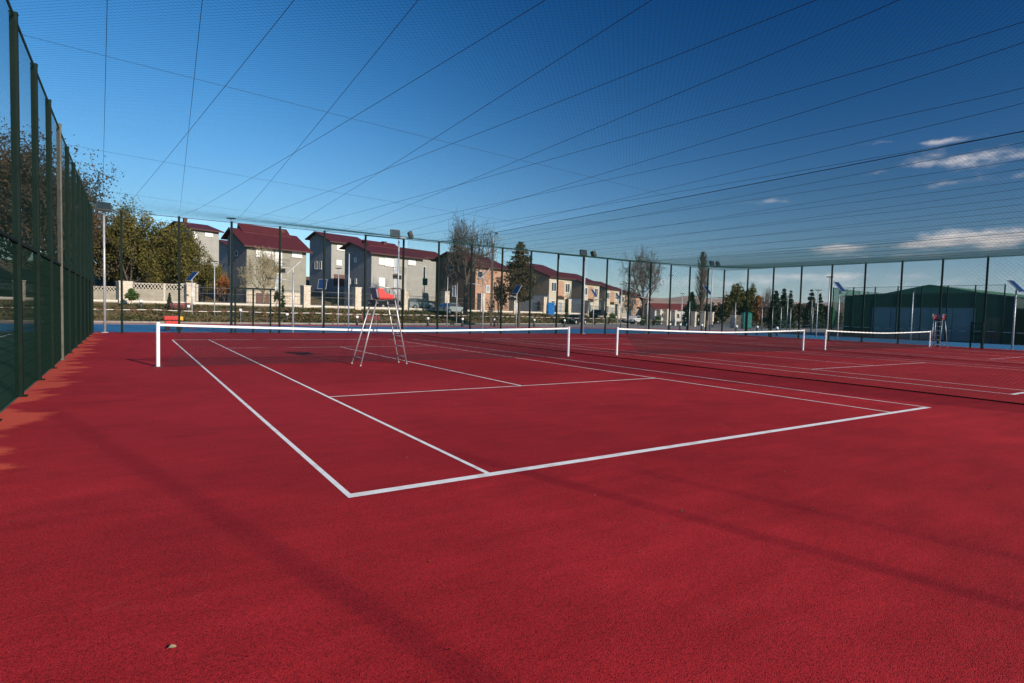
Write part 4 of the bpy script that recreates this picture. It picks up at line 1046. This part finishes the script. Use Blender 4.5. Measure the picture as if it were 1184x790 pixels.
def cabin(u, D, m_, label, w=.6, h=2.25):
    x, y = W(u, D); r_ = empty('portable_toilet', (x, y, float(ground_z(x, y))), R(-35), label, 'portable toilet')
    b = MB(); b.box(-w, w, -w, w, .08, h); b.build('body', m_, r_, bevel=.03)
    b = MB(); b.box(-w-.03, w+.03, -w-.03, w+.03, 0, .08); b.build('base', M['dark_metal'], r_)
    b = MB(); b.add([(-w-.04,-w-.04,h+.003),(w+.04,-w-.04,h+.003),(w+.04,w+.04,h+.003),(-w-.04,w+.04,h+.003),(-w*.7,-w*.7,h+.2),(w*.7,-w*.7,h+.2),(w*.7,w*.7,h+.2),(-w*.7,w*.7,h+.2)],[(0,3,2,1),(4,5,6,7),(0,1,5,4),(1,2,6,5),(2,3,7,6),(3,0,4,7)]); b.build('roof', m_, r_)
    b = MB(); b.box(-w*.75, w*.75, -w-.03, -w-.003, .15, h-.15); o = b.build('door', m_, r_)
    b = MB(); b.box(w*.5, w*.62, -w-.06, -w-.03, 1.0, 1.15); b.build('handle', M['galv'], o)
cabin(637, 89, M['cabin_blue'], 'bright blue portable cabin standing before the first terraced house', .5, 1.75)
cabin(863, 88, M['cabin_green'], 'teal portable toilet standing on the paving before the olive willow')
x, y = W(490, 92)
r_ = empty('meter_box', (x, y, 5.0), R(18), 'teal metal box on a post beside the second plastered house', 'box')
b = MB(); b.box(-.5, .5, -.2, .2, .4, 1.5); b.build('cabinet', M['cabin_green'], r_); b = MB(); b.box(-.05, .05, -.05, .05, -2.5, .4); b.build('post', M['galv'], r_)
# white gate posts by the paving
for u, D, h_, lab in [(762,100,2.6,'thin white gate post right of the terraced houses'),(770,100,2.7,'cream gate post before the low red roofed house'),(779,98,2.5,'cream gate post left of the dark spruce'),(802,95,2.3,'cream post right of the dark spruce'),(813,92,2.4,'wide cream post before the poplar'),(822,92,2.3,'cream post left of the right gate'),(848,90,1.9,'small cream post left of the teal toilet'),(856,90,1.9,'small cream post beside the teal toilet')]:
    x, y = W(u, D); r_ = empty('gate_pillar', (x, y, float(ground_z(x, y))), R(20), lab, 'pillar', 'cream posts along the far road')
    b = MB(); b.box(-.35,.35,-.35,.35,-.2,h_); b.build('shaft', M['stone'], r_); b = MB(); b.box(-.42,.42,-.42,.42,h_,h_+.1); b.build('cap', M['coping'], r_)
# benches on the track edge
def bench(x, y, z, rz, lab):
    r_ = empty('park_bench', (x, y, z), rz, lab, 'bench')
    b = MB()
    for k in range(4): b.box(-.8, .8, -.2+.11*k, -.11+.11*k, .42, .45)
    b.build('seat', M['maroon'], r_)
    b = MB()
    for k in range(3): b.box(-.8, .8, .26, .29, .55+.12*k, .64+.12*k)
    b.build('backrest', M['maroon'], r_)
    for s in (-.6, .6): b = MB(); b.box(s-.03, s+.03, -.2, .25, 0, .42); b.box(s-.03, s+.03, .22, .26, .42, .9); b.build('leg', M['dark_metal'], r_)
x, y = W(429, 52); bench(x, y, float(ground_z(x, y)), R(-20), 'dark maroon bench seen through the legs of the umpire chair')
x, y = W(208, 50.5); bench(x, y, float(ground_z(x, y)), R(-12), 'brown bench on the bank near the left solar lamp')

# utility pole with lamp arm
x, y = W(568, 60); z = float(ground_z(x, y)); r_ = empty('utility_pole', (x, y, z), R(-33), 'concrete utility pole with a lamp arm between the bare tree and the conical tree', 'utility pole')
zt_ = zat(568, 282, 60)-z; b = MB(); b.beam((0,0,-.2), (0,0,zt_), .24, .28); b.build('pole', M['bark'], r_)
b = MB(); b.tube([(0,0,zt_-.1),(.02,0,zt_+.6),(.35,0,zt_+1.0)], .03, 6); b.tube([(.05,0,zt_+.35),(.8,0,zt_+.5),(1.4,0,zt_+.75)], .03, 6); b.build('lamp_arm', M['galv'], r_)
b = MB(); b.box(.2,.5,-.1,.1,zt_+.95,zt_+1.1); b.build('lamp_head', M['dark_metal'], r_)

# ------------------------------------------------------------------ trees
def leaves_mesh(C, size, mt, name, parent, jitter=.5):
    n = len(C); a = rng.normal(size=(n,3)); a /= np.linalg.norm(a,axis=1)[:,None]; h = rng.normal(size=(n,3)); b_ = np.cross(a,h); b_ /= np.linalg.norm(b_,axis=1)[:,None]; 
    s = size*(1+jitter*(rng.rand(n)-.5))[:,None]; a *= s; b_ *= s*.6
    V = np.stack([C-a, C+b_*.9, C+a, C-b_*.9], axis=1).reshape(-1,3); F = np.arange(n*4).reshape(-1,4)
    return raw_mesh(name, V, F, mt, parent)
def tree(u, D, vtop, wpx, label, kind, seed, leaf=None, nleaf=4000, lsize=.16, trunk=.3, base=None, bark='bark', twig=.02, levels=4, crown_lo=.28, cat='tree', name=None, dens=1.0, xy=None, hh=None, ww=None):
    rs = np.random.RandomState(seed)
    x, y = W(u, D) if xy is None else xy; z = float(ground_z(x, y)) if base is None else base
    ht = (zat(u, vtop, D)-z) if hh is None else hh; Rw = (wpx/FPX*D/2) if ww is None else ww
    r_ = empty(name or {'bare':'bare_tree','leafy':'broadleaf_tree','spruce':'spruce_tree','poplar':'poplar_tree','cone':'conical_tree'}[kind], (x, y, z), 0, label, cat, 'trees beyond the courts')
    tips = []; tb = MB(); bb = MB()
    def grow(p, d, L, r0_, lv, mb):
        n = 4; P = [p.copy()]; q = p.copy(); dd = d.copy()
        for i in range(n):
            dd = dd + rs.normal(size=3)*.13 + np.array([0,0,.05]); dd /= np.linalg.norm(dd); q = q+dd*L/n; P.append(q.copy())
        rr = [max(r0_*(1-.55*i/n), twig*.5) for i in range(n+1)]
        mb.tube(P, rr, 6 if lv <= 1 else (4 if lv == 2 else 3), caps=False)
        if lv >= levels: tips.append(P[-1]); tips.append(P[2]); return
        k = ({1:5,2:4,3:4,4:3} if kind == 'bare' else {0:5,1:6,2:5,3:4,4:3}).get(lv,3)
        for j in range(k):
            t = .35+.65*(j+rs.rand()*.6)/k; i = min(int(t*n), n-1); o_ = P[i]+(P[i+1]-P[i])*(t*n-i)
            ang = rs.rand()*2*math.pi; ax = np.cross(dd, [math.cos(ang), math.sin(ang), .3]); ax /= np.linalg.norm(ax)+1e-9
            nd = dd*.62+ax*((.8 if kind == 'bare' else .55)+.35*rs.rand())+np.array([0,0,(.02 if kind == 'bare' else .16)]); nd /= np.linalg.norm(nd)
            grow(o_, nd, L*(.56+.2*rs.rand()), r0_*.5, lv+1, bb)
        tips.append(P[-1])
    if kind in ('bare', 'leafy'):
        th = ht*trunk; tb.tube([(0,0,-.3),(0,0,th*.5),(.04*ht*.1,0,th)], [ht*.026, ht*.02, ht*.017], 8, caps=False)
        k = 6
        for j in range(k):
            ang = j*2.4+rs.rand(); el = .5+.5*rs.rand() if j else 1.4
            d = np.array([math.cos(ang)*math.cos(el), math.sin(ang)*math.cos(el), math.sin(el)])
            grow(np.array([0,0,th*(.75+.25*rs.rand())]), d, (ht-th)*.46, ht*.013, 1, bb)
        # fit crown into its envelope
        P = np.concatenate(bb.v); 
        rad = np.percentile(np.hypot(P[:,0],P[:,1]), 97); zt2 = np.percentile(P[:,2], 99.6)
        sx = Rw/max(rad,.1); sz = (ht-th*.7)/max(zt2-th*.7,.1)
        def fit(A): A = np.array(A); A = A.copy(); A[:,:2] *= np.clip(sx, .3, 3)*np.clip((A[:,2:3]-th*.6)/(th*.4+.01),0.0,1)**.5 if False else sx**np.clip((A[:,2:3]-th*.5)/(ht*.15),0,1); A[:,2] = np.where(A[:,2] > th*.7, th*.7+(A[:,2]-th*.7)*sz, A[:,2]); return A
        bb.v = [fit(A) for A in bb.v]; tips_ = fit(np.array(tips))
        tb.build('trunk', M[bark], r_, True); bb.build('branches', M[bark], r_)
        if leaf:
            m_ = len(tips_); idx = rs.randint(0, m_, nleaf); keep = tips_[idx]
            C = keep + rs.normal(size=(nleaf,3))*np.array([1,1,.8])*Rw*.06*dens
            leaves_mesh(C, lsize, M[leaf], 'crown', r_)
    elif kind in ('spruce', 'cone', 'poplar'):
        tb.tube([(0,0,-.3),(0,0,ht*.5),(0,0,ht*.97)], [ht*.02, ht*.012, ht*.003], 8, caps=False); tb.build('trunk', M[bark], r_, True)
        C = []; lo = crown_lo*ht
        nb = 26 if kind != 'poplar' else 40
        for i in range(nb):
            t = (i+rs.rand())/nb; zz = lo+(ht-lo)*t
            if kind == 'poplar': env = (math.sin(math.pi*min(1, .10+t*.86))**.8)*(1-.55*t)
            elif kind == 'spruce': env = (1-t)*.95+.05
            else: env = (min(1,(t+.12)/.28))*(1-t)**.75+.04
            for j in range(6 if kind != 'poplar' else 5):
                ang = rs.rand()*2*math.pi; L = Rw*env*(.72+.4*rs.rand()); e = (.9 if kind == 'poplar' else (-.12 if kind == 'spruce' else .25))
                sup = 2.6 if kind == 'poplar' else 1
                p0_ = np.array([0,0,zz]); p1_ = np.array([math.cos(ang)*L, math.sin(ang)*L, zz+e*L*sup])
                if p1_[2] > ht: p1_[2] = ht*.99
                bb.tube([p0_, (p0_+p1_)/2+[0,0,.03*L], p1_], [max(twig, ht*.004), twig*.8, twig*.4], 3, caps=False)
                kk = max(3, int(nleaf/(nb*6)))
                tt = rs.rand(kk)**.65; C.append(p0_+(p1_-p0_)*tt[:,None]+rs.normal(size=(kk,3))*np.array([.1,.1,.06])*Rw*(.25+env))
        bb.build('branches', M[bark], r_)
        leaves_mesh(np.concatenate(C), lsize, M[leaf], 'crown', r_)
    return r_
# big dark trees at left behind the fence
tree(20, 52, 172, 210, 'big dark russet tree at far left behind the tall green fence', 'leafy', 3, 'leaf_dark', 20000, .12, .22, dens=1.2, levels=4)
tree(82, 60, 210, 84, 'dark russet tree whose crown shows just above the fence posts', 'leafy', 5, 'leaf_dark', 13000, .11, .2, dens=1.1)
tree(-40, 62, 150, 160, 'dark russet tree at the left edge, partly out of the picture', 'leafy', 9, 'leaf_dark', 12000, .14, .2)
tree(55, 70, 240, 150, 'low dark tree filling the gap behind the left fence', 'leafy', 15, 'leaf_brown', 9000, .2, .12)
# olive autumn trees
tree(150, 68, 243, 74, 'olive green autumn tree right of the corner floodlight mast', 'leafy', 21, 'leaf_olive', 16000, .12, .14, dens=1.1)
tree(203, 70, 262, 70, 'broad olive green autumn tree before the half hidden maroon roof', 'leafy', 22, 'leaf_olive', 17000, .12, .12, dens=1.1)
tree(236, 70, 298, 44, 'lower olive tree touching the left solar lamp', 'leafy', 23, 'leaf_olive', 6500, .11, .12, dens=1.1)
tree(120, 72, 262, 80, 'shadowed olive tree behind the corner floodlight mast', 'leafy', 24, 'leaf_olive', 8000, .16, .12)
tree(177, 74, 285, 120, 'dense low olive tree above the lattice topped fence', 'leafy', 27, 'leaf_brown', 12000, .17, .1)
tree(259, 66, 318, 14, 'small orange leaved tree at the corner of the first plastered house', 'leafy', 25, 'leaf_orange', 1500, .10, .2)
tree(305, 61, 288, 50, 'pale yellowish nearly leafless tree before the first plastered house', 'leafy', 26, 'leaf_yellow', 1500, .05, .22, bark='bark_pale', twig=.03)
tree(152, 51, 334, 17, 'young green tree on the bank near the corner floodlight mast', 'cone', 31, 'leaf_green', 900, .10, twig=.02, crown_lo=.38, name='young_tree')
tree(196, 51, 339, 8, 'small dark cypress on the bank left of the left solar lamp', 'spruce', 32, 'leaf_spruce', 900, .09, crown_lo=.05)
tree(327, 60, 330, 8, 'small dark cypress before the first plastered house', 'spruce', 33, 'leaf_spruce', 900, .09, crown_lo=.05)
tree(320, 59.5, 337, 7, 'thin shrub beside the small dark cypress', 'leafy', 38, 'leaf_spruce', 500, .08, crown_lo=.05, levels=3)
tree(385, 66, 344, 6, 'tiny conifer between the first two plastered houses', 'spruce', 34, 'leaf_spruce', 500, .09, crown_lo=.05)
tree(538, 66, 254, 70, 'large bare tree rising above the maroon roof of the brown gable house', 'bare', 41, None, trunk=.34, twig=.028, levels=5, base=1.4)
tree(600, 62, 281, 52, 'conical tree with sparse brown leaves between two fence posts', 'cone', 42, 'leaf_brown', 6500, .11, crown_lo=.30, twig=.035)
tree(576, 63, 322, 22, 'thin ivy-like bush around the utility pole', 'leafy', 43, 'leaf_brown', 2200, .09, .12, levels=3)
tree(655, 84, 345, 7, 'small dark conifer right of the blue cabin', 'spruce', 44, 'leaf_spruce', 700, .12, crown_lo=.05)
tree(743, 92, 288, 56, 'big spreading bare tree beyond the end of the terraced houses', 'bare', 45, None, trunk=.3, twig=.04, levels=5, base=.3)
tree(799, 100, 338, 30, 'dark spruce just left of the tall poplar', 'spruce', 46, 'leaf_spruce', 4200, .18, crown_lo=.04)
tree(810, 105, 291, 22, 'tall narrow poplar with thin brown foliage', 'poplar', 47, 'leaf_brown', 1900, .11, crown_lo=.1, twig=.07)
tree(850, 115, 331, 26, 'olive willow left part beyond the paving', 'leafy', 48, 'leaf_olive', 5000, .22, .12)
tree(866, 115, 333, 22, 'olive willow directly behind the teal toilet', 'leafy', 49, 'leaf_olive', 5000, .22, .12)
tree(885, 118, 333, 26, 'bare tree between the willow and the dark spruces', 'bare', 50, None, trunk=.2, twig=.06, levels=4)
tree(876, 112, 342, 12, 'russet columnar tree beside the bare tree', 'poplar', 51, 'leaf_orange', 1500, .18, crown_lo=.1, twig=.05)
for k, (u, v, w) in enumerate([(896,336,27),(905,334,24),(913,337,17),(937,336,26),(947,340,17),(958,351,14)]):
    tree(u, 98+3*k, v, w, 'dark spruce, ' + ['leftmost','second','third','fourth','fifth','last'][k] + ' of the spruces counted rightwards toward the green hall', 'spruce', 60+k, 'leaf_spruce', 4200, .17, crown_lo=.03)
for k, (u, v, w) in enumerate([(835,352,30),(890,354,30),(925,353,30),(955,355,20),(820,352,18),(875,358,24),(966,362,14)]):
    tree(u, 125+2*k, v, w, 'brown distant bushy tree ' + ['right of the poplar','behind the leftmost spruce','between the two groups of spruces','beside the green cage','behind the poplar trunk','behind the teal toilet','low before the green cage'][k], 'leafy', 80+k, 'leaf_brown', 3600, .26, .1)
for k, (u, v, w) in enumerate([(760,366,9),(708,362,9),(745,366,8)]):
    tree(u, 90, v, w, 'low green shrub ' + ['by the cream gate posts','before the fourth terraced house','under the big bare tree'][k], 'leafy', 95+k, 'leaf_green', 700, .12, .08, levels=3)

# ground cover on the bank (uncountable)
xs_ = rng.uniform(-30, 62, 60000); tt = rng.rand(60000); ys_ = ky(xs_)+(ty(xs_)-ky(xs_))*(.05+.85*tt)
pat = np.sin(xs_*.5+1)+np.sin(ys_*1.3+xs_*.23)+rng.normal(size=60000)*.7; kp = pat > -.1
C = np.stack([xs_[kp], ys_[kp], ground_z(xs_[kp], ys_[kp])+rng.rand(kp.sum())*.22], axis=1)
o = leaves_mesh(C, .13, M['leaf_hedge'], 'ground_cover', None); tag(o, 'low brown and green ground cover plants on the bank', 'ground cover', kind='stuff')

# far hills
b = MB(); V = []; nx = 90
for i in range(nx+1):
    u = 560+ (1250-560)*i/nx
    for j, (D, f) in enumerate(((1100,0),(1400,.55),(1750,1.0),(2300,.6))):
        x, y = W(u, D); v_top = np.interp(u, [560,700,760,830,900,960,1040,1250],[352,345,343,345,349,351,358,366])
        z = zat(u, v_top, 1750)*f + (6*math.sin(u*.11+j)+4*math.sin(u*.043+2*j))*(f > 0)*.6; V.append((x, y, z-1 if f == 0 else z))
F = [(i*4+j, (i+1)*4+j, (i+1)*4+j+1, i*4+j+1) for i in range(nx) for j in range(3)]
struct(raw_mesh('hills', V, F, M['hill']))
